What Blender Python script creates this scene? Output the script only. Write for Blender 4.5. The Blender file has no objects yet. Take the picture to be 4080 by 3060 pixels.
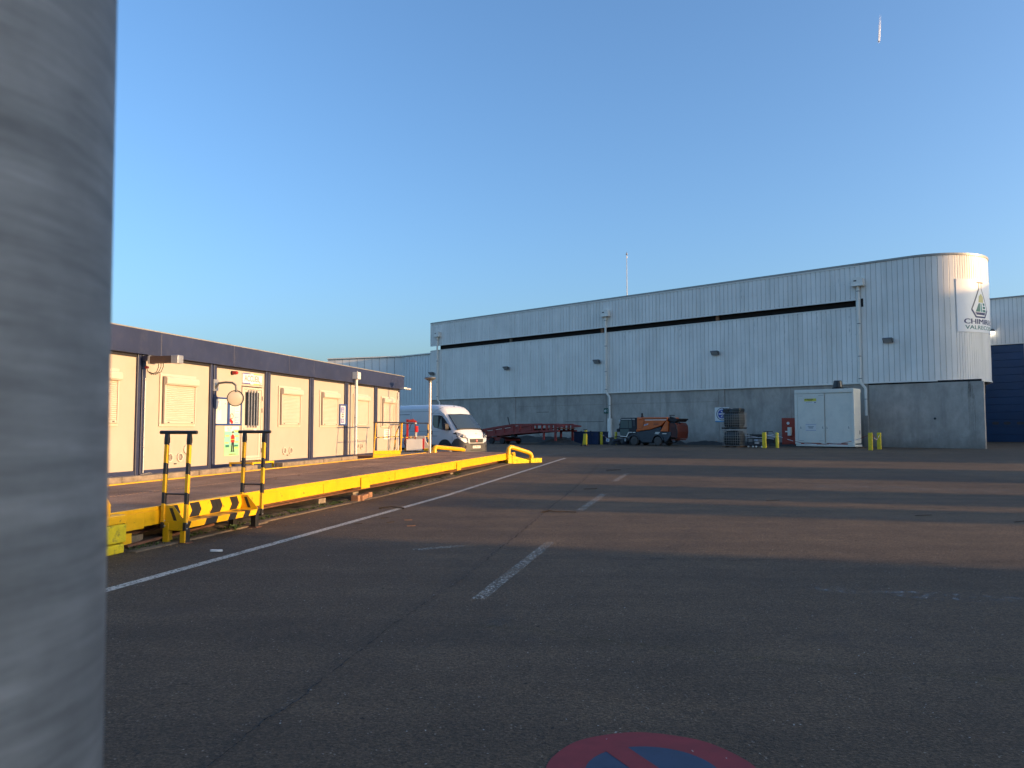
import bpy, math, random
from mathutils import Vector, Matrix
R = math.radians
random.seed(7)
scene = bpy.context.scene
COL = scene.collection

# ------------------------------------------------------------------ camera
cam_data = bpy.data.cameras.new("camera")
cam = bpy.data.objects.new("camera", cam_data)
COL.objects.link(cam)
cam_data.sensor_width = 36.0
cam_data.lens = 36.0 * 3065.0 / 4080.0
cam_data.clip_start = 0.03
cam_data.clip_end = 20000.0
cam.location = (0, 0, 1.55)
cam.rotation_euler = (R(90 + 3.324), 0, 0)
cam_data.dof.use_dof = True
cam_data.dof.focus_distance = 22.0
cam_data.dof.aperture_fstop = 11.0
scene.camera = cam

# ------------------------------------------------------------------ light
SUN_AZ = 107.0      # clockwise from +Y
SUN_EL = 7.0
world = bpy.data.worlds.new("World")
scene.world = world
world.use_nodes = True
wn = world.node_tree.nodes; wl = world.node_tree.links
wn.clear()
sky = wn.new("ShaderNodeTexSky")
sky.sky_type = 'NISHITA'
sky.sun_disc = False
sky.sun_elevation = R(SUN_EL)
sky.sun_rotation = R(SUN_AZ)
sky.altitude = 100.0
sky.air_density = 0.92
sky.dust_density = 3.6
sky.ozone_density = 3.3
bg = wn.new("ShaderNodeBackground")
bg.inputs['Strength'].default_value = 0.15
wo = wn.new("ShaderNodeOutputWorld")
wl.new(sky.outputs[0], bg.inputs['Color'])
wl.new(bg.outputs[0], wo.inputs['Surface'])

sun_data = bpy.data.lights.new("sun", 'SUN')
sun_data.energy = 2.35
sun_data.angle = R(0.5)
sun_data.color = (1.0, 0.60, 0.26)
sun = bpy.data.objects.new("sun", sun_data)
COL.objects.link(sun)
_sd = Vector((math.sin(R(SUN_AZ)) * math.cos(R(SUN_EL)), math.cos(R(SUN_AZ)) * math.cos(R(SUN_EL)), math.sin(R(SUN_EL))))
sun.rotation_euler = _sd.to_track_quat('Z', 'Y').to_euler()

scene.render.engine = 'CYCLES'
scene.view_settings.view_transform = 'Standard'
scene.view_settings.look = 'None'
scene.view_settings.gamma = 1.0
scene.view_settings.use_curve_mapping = False
scene.view_settings.exposure = 1.66

# ------------------------------------------------------------------ materials
_mats = {}
def new_mat(name):
    m = bpy.data.materials.new(name); m.use_nodes = True
    nt = m.node_tree
    return m, nt, nt.nodes['Principled BSDF']

def tex_noise(nt, scale, vec, detail=4.0, rough=0.55, stretch=None):
    n = nt.nodes.new('ShaderNodeTexNoise'); n.inputs['Scale'].default_value = scale
    n.inputs['Detail'].default_value = detail; n.inputs['Roughness'].default_value = rough
    if stretch:
        mp = nt.nodes.new('ShaderNodeMapping'); mp.inputs['Scale'].default_value = stretch
        nt.links.new(vec, mp.inputs['Vector']); vec = mp.outputs[0]
    nt.links.new(vec, n.inputs['Vector'])
    return n.outputs['Fac']

def ramp(nt, fac, p0, p1, c0=(0, 0, 0, 1), c1=(1, 1, 1, 1)):
    r = nt.nodes.new('ShaderNodeValToRGB')
    r.color_ramp.elements[0].position = p0; r.color_ramp.elements[1].position = p1
    r.color_ramp.elements[0].color = c0; r.color_ramp.elements[1].color = c1
    nt.links.new(fac, r.inputs['Fac'])
    return r.outputs['Color']

def mixc(nt, fac, a, b, mode='MIX'):
    m = nt.nodes.new('ShaderNodeMix'); m.data_type = 'RGBA'; m.blend_type = mode
    for sock, v in ((m.inputs[0], fac), (m.inputs[6], a), (m.inputs[7], b)):
        if isinstance(v, (int, float)): sock.default_value = v
        elif isinstance(v, tuple): sock.default_value = v if len(v) == 4 else (*v, 1)
        else: nt.links.new(v, sock)
    return m.outputs[2]

def ramp_range(nt, v, lo, hi):
    mr = nt.nodes.new('ShaderNodeMapRange'); nt.links.new(v, mr.inputs[0])
    mr.inputs[1].default_value = lo; mr.inputs[2].default_value = hi; mr.inputs[3].default_value = 0.7; mr.inputs[4].default_value = 0.0
    return mr.outputs[0]

def mat(name, col, rough=0.55, metal=0.0, var=0.12, scale=3.0, dirt=0.0, dirt_col=(0.08, 0.07, 0.06),
        dirt_scale=1.5, dirt_stretch=(1, 1, 1), bump=0.0, bump_scale=60.0, obj_var=0.0, spec=0.5, dirt_lo=0.5, dirt_hi=0.75, grain=0.0, bump_dist=0.01, chips=None, blotch=0.0, splash=None):
    if name in _mats: return _mats[name]
    m, nt, p = new_mat(name)
    geo = nt.nodes.new('ShaderNodeNewGeometry'); pos = geo.outputs['Position']
    n1 = tex_noise(nt, scale, pos)
    lo = tuple(c * (1 - var) for c in col); hi = tuple(min(1, c * (1 + var)) for c in col)
    c = ramp(nt, n1, 0.3, 0.7, (*lo, 1), (*hi, 1))
    if grain > 0:
        n5 = tex_noise(nt, 220.0, pos, 2.0)
        c = mixc(nt, 1.0, c, ramp(nt, n5, 0.35, 0.65, (1 - grain,) * 3 + (1,), (1 + grain,) * 3 + (1,)), 'MULTIPLY')
    if dirt > 0:
        n2 = tex_noise(nt, dirt_scale, pos, 6.0, 0.62, dirt_stretch)
        f = ramp(nt, n2, dirt_lo, dirt_hi, (0, 0, 0, 1), (dirt, dirt, dirt, 1))
        c = mixc(nt, f, c, (*dirt_col, 1))
    if blotch > 0:
        n6 = tex_noise(nt, 0.45, pos, 8.0, 0.7); n7 = tex_noise(nt, 2.6, pos, 5.0, 0.7, (1, 1, 0.5))
        c = mixc(nt, 1.0, c, ramp(nt, n6, 0.32, 0.68, (1 - blotch,) * 3 + (1,), (1 + blotch,) * 3 + (1,)), 'MULTIPLY')
        c = mixc(nt, 1.0, c, ramp(nt, n7, 0.36, 0.66, (1 - blotch * 0.8,) * 3 + (1,), (1 + blotch * 0.6,) * 3 + (1,)), 'MULTIPLY')
    if splash:
        sz = nt.nodes.new('ShaderNodeSeparateXYZ'); nt.links.new(pos, sz.inputs[0])
        nz = tex_noise(nt, 1.2, pos, 6.0, 0.7)
        ad = nt.nodes.new('ShaderNodeMath'); ad.operation = 'MULTIPLY_ADD'; nt.links.new(nz, ad.inputs[0]); ad.inputs[1].default_value = 1.6; nt.links.new(sz.outputs['Z'], ad.inputs[2])
        c = mixc(nt, ramp_range(nt, ad.outputs[0], splash[0], splash[1]), c, splash[2])
    if chips:
        n8 = tex_noise(nt, chips[0], pos, 7.0, 0.72)
        c = mixc(nt, ramp(nt, n8, chips[1], chips[1] + 0.03), c, chips[2])
    if obj_var > 0:
        oi = nt.nodes.new('ShaderNodeObjectInfo')
        rr = ramp(nt, oi.outputs['Random'], 0.0, 1.0, (1 - obj_var,) * 3 + (1,), (1 + obj_var,) * 3 + (1,))
        c = mixc(nt, 1.0, c, rr, 'MULTIPLY')
    nt.links.new(c, p.inputs['Base Color'])
    p.inputs['Roughness'].default_value = rough
    p.inputs['Metallic'].default_value = metal
    p.inputs['Specular IOR Level'].default_value = spec
    if bump > 0:
        n3 = tex_noise(nt, bump_scale, pos, 3.0)
        b = nt.nodes.new('ShaderNodeBump'); b.inputs['Strength'].default_value = bump
        b.inputs['Distance'].default_value = bump_dist
        nt.links.new(n3, b.inputs['Height']); nt.links.new(b.outputs[0], p.inputs['Normal'])
    _mats[name] = m
    return m

def asphalt_mat():
    m, nt, p = new_mat('asphalt')
    geo = nt.nodes.new('ShaderNodeNewGeometry'); pos = geo.outputs['Position']
    big = tex_noise(nt, 0.18, pos, 5.0, 0.6)
    mid = tex_noise(nt, 1.3, pos, 5.0, 0.6)
    streak = tex_noise(nt, 0.9, pos, 5.0, 0.65, (0.12, 1.6, 1))
    fine = tex_noise(nt, 60.0, pos, 5.0, 0.8)
    c = ramp(nt, big, 0.3, 0.7, (0.070, 0.049, 0.031, 1), (0.104, 0.072, 0.045, 1))
    c = mixc(nt, 1.0, c, ramp(nt, mid, 0.3, 0.72, (0.82, 0.82, 0.82, 1), (1.16, 1.15, 1.13, 1)), 'MULTIPLY')
    c = mixc(nt, 1.0, c, ramp(nt, streak, 0.35, 0.7, (0.84, 0.84, 0.85, 1), (1.22, 1.2, 1.17, 1)), 'MULTIPLY')
    c = mixc(nt, 1.0, c, ramp(nt, fine, 0.34, 0.66, (0.45, 0.45, 0.46, 1), (1.7, 1.66, 1.6, 1)), 'MULTIPLY')
    vo = nt.nodes.new('ShaderNodeTexVoronoi'); vo.inputs['Scale'].default_value = 26.0
    nt.links.new(pos, vo.inputs['Vector'])
    sp = ramp(nt, vo.outputs['Distance'], 0.10, 0.18, (1, 1, 1, 1), (0, 0, 0, 1))
    vm = tex_noise(nt, 6.0, pos, 2.0)
    spm = mixc(nt, 1.0, sp, ramp(nt, vm, 0.52, 0.6), 'MULTIPLY')
    c = mixc(nt, spm, c, (0.26, 0.22, 0.18, 1))
    # coarser stones worn bare, and dark pits between them
    vo2 = nt.nodes.new('ShaderNodeTexVoronoi'); vo2.inputs['Scale'].default_value = 62.0; nt.links.new(pos, vo2.inputs['Vector'])
    sx_ = nt.nodes.new('ShaderNodeSeparateColor'); nt.links.new(vo2.outputs['Color'], sx_.inputs[0])
    c = mixc(nt, 1.0, c, ramp(nt, sx_.outputs[0], 0.0, 1.0, (0.62, 0.62, 0.63, 1), (1.42, 1.4, 1.36, 1)), 'MULTIPLY')
    pat = tex_noise(nt, 0.11, pos, 2.0, 0.3, (1.0, 0.6, 1))
    c = mixc(nt, 1.0, c, ramp(nt, pat, 0.495, 0.505, (0.93, 0.93, 0.94, 1), (1.05, 1.05, 1.04, 1)), 'MULTIPLY')
    # oil spots and dark patches
    oil = tex_noise(nt, 0.55, pos, 6.0, 0.6)
    c = mixc(nt, ramp(nt, oil, 0.60, 0.72, (0, 0, 0, 1), (0.55, 0.55, 0.55, 1)), c, (0.048, 0.036, 0.030, 1))
    nt.links.new(c, p.inputs['Base Color'])
    p.inputs['Roughness'].default_value = 0.82
    p.inputs['Specular IOR Level'].default_value = 0.35
    h1 = tex_noise(nt, 55.0, pos, 4.0, 0.65)
    b = nt.nodes.new('ShaderNodeBump'); b.inputs['Strength'].default_value = 1.0; b.inputs['Distance'].default_value = 0.022
    nt.links.new(h1, b.inputs['Height'])
    h2 = tex_noise(nt, 0.7, pos, 3.0, 0.5)
    b2 = nt.nodes.new('ShaderNodeBump'); b2.inputs['Strength'].default_value = 0.5; b2.inputs['Distance'].default_value = 0.03
    nt.links.new(h2, b2.inputs['Height']); nt.links.new(b2.outputs[0], b.inputs['Normal'])
    nt.links.new(b.outputs[0], p.inputs['Normal'])
    _mats['asphalt'] = m
    return m

def worn_paint(name, col, lo, hi, scale=28.0, alpha=1.0, big=(0.3, 0.5)):
    m, nt, p = new_mat(name)
    geo = nt.nodes.new('ShaderNodeNewGeometry'); pos = geo.outputs['Position']
    n = tex_noise(nt, scale, pos, 5.0, 0.7)
    nb = tex_noise(nt, 1.7, pos, 3.0)
    f = ramp(nt, n, lo, hi, (0, 0, 0, 1), (alpha, alpha, alpha, 1))
    fb = ramp(nt, nb, big[0], big[1], (0.25, 0.25, 0.25, 1), (1, 1, 1, 1))
    f = mixc(nt, 1.0, f, fb, 'MULTIPLY')
    tr = nt.nodes.new('ShaderNodeBsdfTransparent')
    ms = nt.nodes.new('ShaderNodeMixShader')
    nt.links.new(f, ms.inputs[0]); nt.links.new(tr.outputs[0], ms.inputs[1]); nt.links.new(p.outputs[0], ms.inputs[2])
    nt.links.new(ms.outputs[0], nt.nodes['Material Output'].inputs['Surface'])
    n2 = tex_noise(nt, 8.0, pos, 4.0)
    c = ramp(nt, n2, 0.3, 0.7, (*(x * 0.75 for x in col), 1), (*col, 1))
    nt.links.new(c, p.inputs['Base Color']); p.inputs['Roughness'].default_value = 0.7
    _mats[name] = m
    return m

def glass_mat(name, col=(0.02, 0.025, 0.03), rough=0.06):
    m, nt, p = new_mat(name)
    p.inputs['Base Color'].default_value = (*col, 1); p.inputs['Roughness'].default_value = rough
    p.inputs['Specular IOR Level'].default_value = 0.8
    _mats[name] = m
    return m

def clear_glass():
    m, nt, p = new_mat('clear_glass')
    tr = nt.nodes.new('ShaderNodeBsdfTransparent'); tr.inputs[0].default_value = (0.62, 0.70, 0.72, 1)
    gl = nt.nodes.new('ShaderNodeBsdfGlossy'); gl.inputs['Roughness'].default_value = 0.03
    fr = nt.nodes.new('ShaderNodeFresnel'); fr.inputs[0].default_value = 1.6
    ms = nt.nodes.new('ShaderNodeMixShader')
    nt.links.new(fr.outputs[0], ms.inputs[0]); nt.links.new(tr.outputs[0], ms.inputs[1]); nt.links.new(gl.outputs[0], ms.inputs[2])
    nt.links.new(ms.outputs[0], nt.nodes['Material Output'].inputs['Surface'])
    return m

def striped(name, col_a, col_b, scale, axis_vec, off=0.0, th=0.5):
    """diagonal paint bands in the object's own space"""
    m, nt, p = new_mat(name)
    tc = nt.nodes.new('ShaderNodeTexCoord')
    dp = nt.nodes.new('ShaderNodeVectorMath'); dp.operation = 'DOT_PRODUCT'
    nt.links.new(tc.outputs['Object'], dp.inputs[0]); dp.inputs[1].default_value = axis_vec
    ml = nt.nodes.new('ShaderNodeMath'); ml.operation = 'MULTIPLY'; ml.inputs[1].default_value = scale
    nt.links.new(dp.outputs['Value'], ml.inputs[0])
    ad = nt.nodes.new('ShaderNodeMath'); ad.operation = 'ADD'; ad.inputs[1].default_value = off; nt.links.new(ml.outputs[0], ad.inputs[0])
    fr = nt.nodes.new('ShaderNodeMath'); fr.operation = 'FRACT'; nt.links.new(ad.outputs[0], fr.inputs[0])
    gt = nt.nodes.new('ShaderNodeMath'); gt.operation = 'GREATER_THAN'; gt.inputs[1].default_value = th
    nt.links.new(fr.outputs[0], gt.inputs[0])
    geo = nt.nodes.new('ShaderNodeNewGeometry')
    n = tex_noise(nt, 14.0, geo.outputs['Position'], 5.0)
    c = mixc(nt, gt.outputs[0], (*col_a, 1), (*col_b, 1))
    c = mixc(nt, 1.0, c, ramp(nt, n, 0.3, 0.7, (0.78, 0.78, 0.78, 1), (1.05, 1.05, 1.05, 1)), 'MULTIPLY')
    nt.links.new(c, p.inputs['Base Color']); p.inputs['Roughness'].default_value = 0.5
    return m

YEL = (0.76, 0.405, 0.006)
M = {}
M['asphalt'] = asphalt_mat()
M['white_line'] = worn_paint('worn_white_paint', (0.62, 0.55, 0.45), 0.36, 0.52, 34.0, 0.92, (0.2, 0.4))
M['dash_line'] = worn_paint('very_worn_white_paint', (0.56, 0.50, 0.42), 0.45, 0.63, 24.0, 0.82)
M['faint_white'] = worn_paint('faint_white_paint', (0.45, 0.48, 0.50), 0.5, 0.72, 9.0, 0.55, (0.45, 0.62))
M['faint_yellow'] = worn_paint('faint_yellow_paint', (0.30, 0.22, 0.05), 0.46, 0.75, 22.0, 0.35)
M['mark_red'] = worn_paint('ground_red_paint', (0.23, 0.018, 0.020), 0.14, 0.36, 60.0, 0.97, (0.0, 0.1))
M['mark_blue'] = worn_paint('ground_blue_paint', (0.030, 0.050, 0.095), 0.14, 0.36, 60.0, 0.97, (0.0, 0.1))
M['dark_tar'] = mat('dark_tar', (0.018, 0.018, 0.018), 0.8)
M['joint'] = worn_paint('joint_line', (0.030, 0.026, 0.024), 0.42, 0.6, 12.0, 0.6)
M['joint_dark'] = worn_paint('joint_dark', (0.02, 0.018, 0.017), 0.36, 0.5, 25.0, 0.9)
M['joint_band'] = worn_paint('joint_band', (0.065, 0.05, 0.04), 0.4, 0.75, 20.0, 0.25)
M['concrete'] = mat('concrete_wall', (0.42, 0.365, 0.31), 0.85, var=0.12, scale=0.8, dirt=0.55, dirt_col=(0.20, 0.175, 0.145),
                    dirt_scale=1.1, dirt_stretch=(1.3, 1.3, 0.22), bump=0.25, bump_scale=14.0, obj_var=0.05, grain=0.1, blotch=0.13, splash=(0.9, 2.1, (0.14, 0.115, 0.09)))
M['kerb'] = mat('kerb_concrete', (0.235, 0.185, 0.135), 0.9, var=0.25, scale=6.0, dirt=0.8, dirt_col=(0.10, 0.085, 0.06), dirt_scale=4.0, bump=0.6, bump_scale=30.0)
M['clad'] = mat('white_cladding', (0.88, 0.82, 0.735), 0.42, var=0.06, scale=0.5, dirt=0.5, dirt_col=(0.60, 0.55, 0.46),
                dirt_scale=1.2, dirt_stretch=(1, 1, 0.15), obj_var=0.035)
M['clad_far'] = mat('far_cladding', (0.86, 0.84, 0.78), 0.45, var=0.05, scale=0.4, obj_var=0.04)
M['groove'] = mat('cladding_groove', (0.26, 0.235, 0.20), 0.7, var=0.1)
M['clad_streak'] = worn_paint('cladding_dirt', (0.30, 0.28, 0.24), 0.45, 0.8, 3.0, 0.45, (0.35, 0.6))
M['trim'] = mat('trim_white', (0.86, 0.80, 0.70), 0.4, var=0.06, dirt=0.3, dirt_col=(0.35, 0.35, 0.33), dirt_scale=3.0)
M['coping'] = mat('coping_grey', (0.32, 0.30, 0.27), 0.4, metal=0.2)
M['slot'] = mat('dark_opening', (0.018, 0.014, 0.012), 0.9)
M['cream'] = mat('cabin_panel', (0.435, 0.372, 0.30), 0.5, var=0.03, scale=1.2, dirt=0.22, dirt_col=(0.42, 0.34, 0.25), dirt_scale=1.5, dirt_stretch=(1, 1, 0.3), obj_var=0.02, blotch=0.03)
M['shutter'] = mat('shutter_white', (0.56, 0.475, 0.38), 0.4, var=0.03)
M['navy'] = mat('navy_steel', (0.024, 0.032, 0.075), 0.42, var=0.15, scale=1.5, dirt=0.2, dirt_col=(0.10, 0.10, 0.12), dirt_scale=5.0, obj_var=0.04)
M['navy_dark'] = mat('navy_gap_shade', (0.014, 0.014, 0.022), 0.7)
M['blue_frame'] = mat('blue_frame', (0.018, 0.06, 0.22), 0.4)
M['paper'] = mat('paper_white', (0.72, 0.70, 0.66), 0.6, var=0.03)
M['board'] = mat('board_face', (0.68, 0.64, 0.56), 0.55, var=0.03)
M['steel'] = mat('galvanised_steel', (0.42, 0.43, 0.44), 0.42, metal=0.6, var=0.15, scale=9.0)
M['cable_grey'] = mat('cable_grey', (0.28, 0.25, 0.21), 0.6)
M['zinc_pipe'] = mat('white_pipe', (0.62, 0.61, 0.58), 0.4, var=0.06)
M['grey_metal'] = mat('grey_metal', (0.13, 0.135, 0.14), 0.5, metal=0.3)
M['yellow'] = mat('yellow_paint', YEL, 0.38, var=0.07, scale=4.0, dirt=0.45, dirt_col=(0.34, 0.21, 0.015), dirt_scale=5.0, dirt_stretch=(1, 1, 0.5), dirt_lo=0.55, dirt_hi=0.8, obj_var=0.07, bump=0.1, bump_scale=18, chips=(7.0, 0.635, (0.11, 0.055, 0.025)))
M['yellow_rough'] = mat('yellow_concrete', (0.66, 0.50, 0.01), 0.85, var=0.12, scale=8.0, dirt=0.85, dirt_col=(0.20, 0.16, 0.04), dirt_scale=11.0, bump=0.9, bump_scale=45.0, dirt_lo=0.52, dirt_hi=0.68)
M['bollard'] = mat('bollard_yellow', (0.74, 0.54, 0.02), 0.45, var=0.1, scale=5, dirt=0.4, dirt_col=(0.2, 0.16, 0.05), dirt_scale=8.0)
M['black'] = mat('black_paint', (0.016, 0.016, 0.016), 0.42, var=0.2, scale=8)
M['rubber'] = mat('rubber', (0.022, 0.022, 0.023), 0.8, bump=0.3)
M['deck'] = mat('deck_steel', (0.34, 0.20, 0.125), 0.7, metal=0.0, var=0.3, scale=0.9, dirt=0.55, dirt_col=(0.12, 0.07, 0.048),
                dirt_scale=1.1, dirt_stretch=(2.2, 0.35, 1), bump=1.0, bump_scale=70.0, bump_dist=0.016, obj_var=0.05)
M['rust'] = mat('rusty_steel', (0.13, 0.055, 0.03), 0.8, var=0.35, scale=7)
M['edging'] = mat('edging_concrete', (0.13, 0.095, 0.062), 0.9, var=0.3, scale=5.0, dirt=0.8, dirt_col=(0.06, 0.045, 0.03), dirt_scale=3.0, bump=0.8, bump_scale=25.0, obj_var=0.1)
M['soil'] = mat('soil', (0.075, 0.055, 0.035), 0.95, var=0.4, scale=9, bump=0.8, bump_scale=30)
M['dirt'] = mat('dirt_heap', (0.035, 0.033, 0.030), 0.95, var=0.4, scale=4, bump=0.9, bump_scale=16)
M['grass'] = mat('weed_green', (0.055, 0.085, 0.02), 0.7, var=0.4, scale=9)
M['wood'] = mat('timber', (0.30, 0.15, 0.075), 0.8, var=0.25, scale=14)
M['twig'] = mat('twig_dark', (0.035, 0.025, 0.018), 0.9, var=0.3, scale=20)
M['leaf'] = mat('dead_leaf', (0.22, 0.12, 0.05), 0.8, var=0.3, scale=20)
M['red'] = mat('red_paint', (0.42, 0.02, 0.018), 0.45, var=0.12, scale=6)
M['dark_red'] = mat('dark_red_paint', (0.27, 0.030, 0.022), 0.55, var=0.25, scale=3, dirt=0.5, dirt_col=(0.07, 0.02, 0.015), dirt_scale=4)
M['red_cab'] = mat('red_cabinet_paint', (0.34, 0.035, 0.015), 0.5, var=0.1)
M['white'] = mat('white_plastic', (0.70, 0.69, 0.67), 0.45, var=0.05)
M['van_white'] = mat('van_paint', (0.66, 0.66, 0.66), 0.22, var=0.03, scale=2, dirt=0.2, dirt_col=(0.42, 0.41, 0.39), dirt_scale=2.0, spec=0.6)
M['bumper'] = mat('bumper_grey', (0.06, 0.06, 0.062), 0.6, var=0.1, dirt=0.3, dirt_col=(0.11, 0.10, 0.09), dirt_scale=4)
M['glass'] = glass_mat('dark_glass')
M['clear'] = clear_glass()
M['lens'] = glass_mat('lamp_lens', (0.42, 0.42, 0.42), 0.15)
M['mirror'] = mat('mirror_face', (0.50, 0.43, 0.33), 0.22, metal=0.0, var=0.04, spec=0.6)
M['orange'] = mat('orange_paint', (0.66, 0.125, 0.018), 0.4, var=0.1, scale=3, dirt=0.35, dirt_col=(0.2, 0.05, 0.02), dirt_scale=4)
M['chassis'] = mat('chassis_grey', (0.045, 0.05, 0.058), 0.6, var=0.15)
M['skip_blue'] = mat('skip_blue', (0.012, 0.028, 0.075), 0.6, var=0.25, scale=3)
M['door_blue'] = mat('door_blue', (0.008, 0.048, 0.13), 0.45, var=0.12, scale=0.6, obj_var=0.05)
M['container'] = mat('container_white', (0.74, 0.70, 0.60), 0.45, var=0.04, scale=1.2, dirt=0.2, dirt_col=(0.35, 0.36, 0.34), dirt_scale=2, grain=0.05)
M['black_bag'] = mat('black_plastic', (0.010, 0.011, 0.012), 0.35, var=0.4, scale=4, bump=0.5, bump_scale=9)
M['cage'] = mat('cage_steel', (0.26, 0.25, 0.23), 0.5, metal=0.4, var=0.15)
M['green_sign'] = mat('green_sign', (0.010, 0.085, 0.055), 0.45)
M['sign_blue'] = mat('sign_blue', (0.04, 0.055, 0.32), 0.45)
M['pale_blue'] = mat('pale_blue', (0.10, 0.28, 0.48), 0.5)
M['poster_green'] = mat('poster_green', (0.28, 0.60, 0.30), 0.5, var=0.06)
M['poster_teal'] = mat('poster_teal', (0.22, 0.56, 0.44), 0.5, var=0.06)
M['lime'] = mat('lime_print', (0.38, 0.62, 0.08), 0.5)
M['ink'] = mat('ink_black', (0.015, 0.015, 0.02), 0.6)
M['ink_navy'] = mat('ink_navy', (0.015, 0.018, 0.10), 0.5)
M['ink_grey'] = mat('ink_grey', (0.16, 0.15, 0.15), 0.6)
M['ink_red'] = mat('ink_red', (0.45, 0.05, 0.05), 0.6)
M['ink_green'] = mat('ink_green', (0.02, 0.16, 0.13), 0.5)
M['skin'] = mat('print_skin', (0.62, 0.40, 0.28), 0.6)
M['label_yellow'] = mat('label_yellow', (0.72, 0.62, 0.08), 0.5)
M['print_teal'] = mat('print_teal', (0.12, 0.33, 0.30), 0.5)
M['print_flame'] = mat('print_flame', (0.62, 0.55, 0.22), 0.5)
M['banner'] = mat('banner_white', (0.86, 0.83, 0.80), 0.4, var=0.02)
M['stain'] = worn_paint('brown_run', (0.10, 0.075, 0.045), 0.3, 0.7, 6.0, 0.6, (0.2, 0.45))
M['tape'] = mat('barrier_tape', (0.60, 0.58, 0.58), 0.5, var=0.1)
M['pole'] = None
STRIPE_POST = striped('striped_post', YEL, (0.02, 0.02, 0.02), 2.45, (0.4, 0.0, 1.0), 0.33, 0.62)
STRIPE_RAIL = striped('striped_rail', YEL, (0.02, 0.02, 0.02), 2.0, (1.0, 0.0, 0.0))

def pole_mat():
    m, nt, p = new_mat('weathered_galvanised')
    geo = nt.nodes.new('ShaderNodeNewGeometry'); pos = geo.outputs['Position']
    band = tex_noise(nt, 9.0, pos, 6.0, 0.65, (0.8, 0.8, 9.0))
    blot = tex_noise(nt, 24.0, pos, 4.0, 0.6)
    c = ramp(nt, band, 0.32, 0.68, (0.082, 0.094, 0.108, 1), (0.175, 0.195, 0.215, 1))
    c = mixc(nt, 1.0, c, ramp(nt, blot, 0.35, 0.68, (0.86, 0.86, 0.87, 1), (1.12, 1.12, 1.12, 1)), 'MULTIPLY')
    nt.links.new(c, p.inputs['Base Color'])
    p.inputs['Metallic'].default_value = 0.15; p.inputs['Roughness'].default_value = 0.65
    b = nt.nodes.new('ShaderNodeBump'); b.inputs['Strength'].default_value = 0.18; b.inputs['Distance'].default_value = 0.002
    nt.links.new(band, b.inputs['Height']); nt.links.new(b.outputs[0], p.inputs['Normal'])
    return m
M['pole'] = pole_mat()

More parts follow.
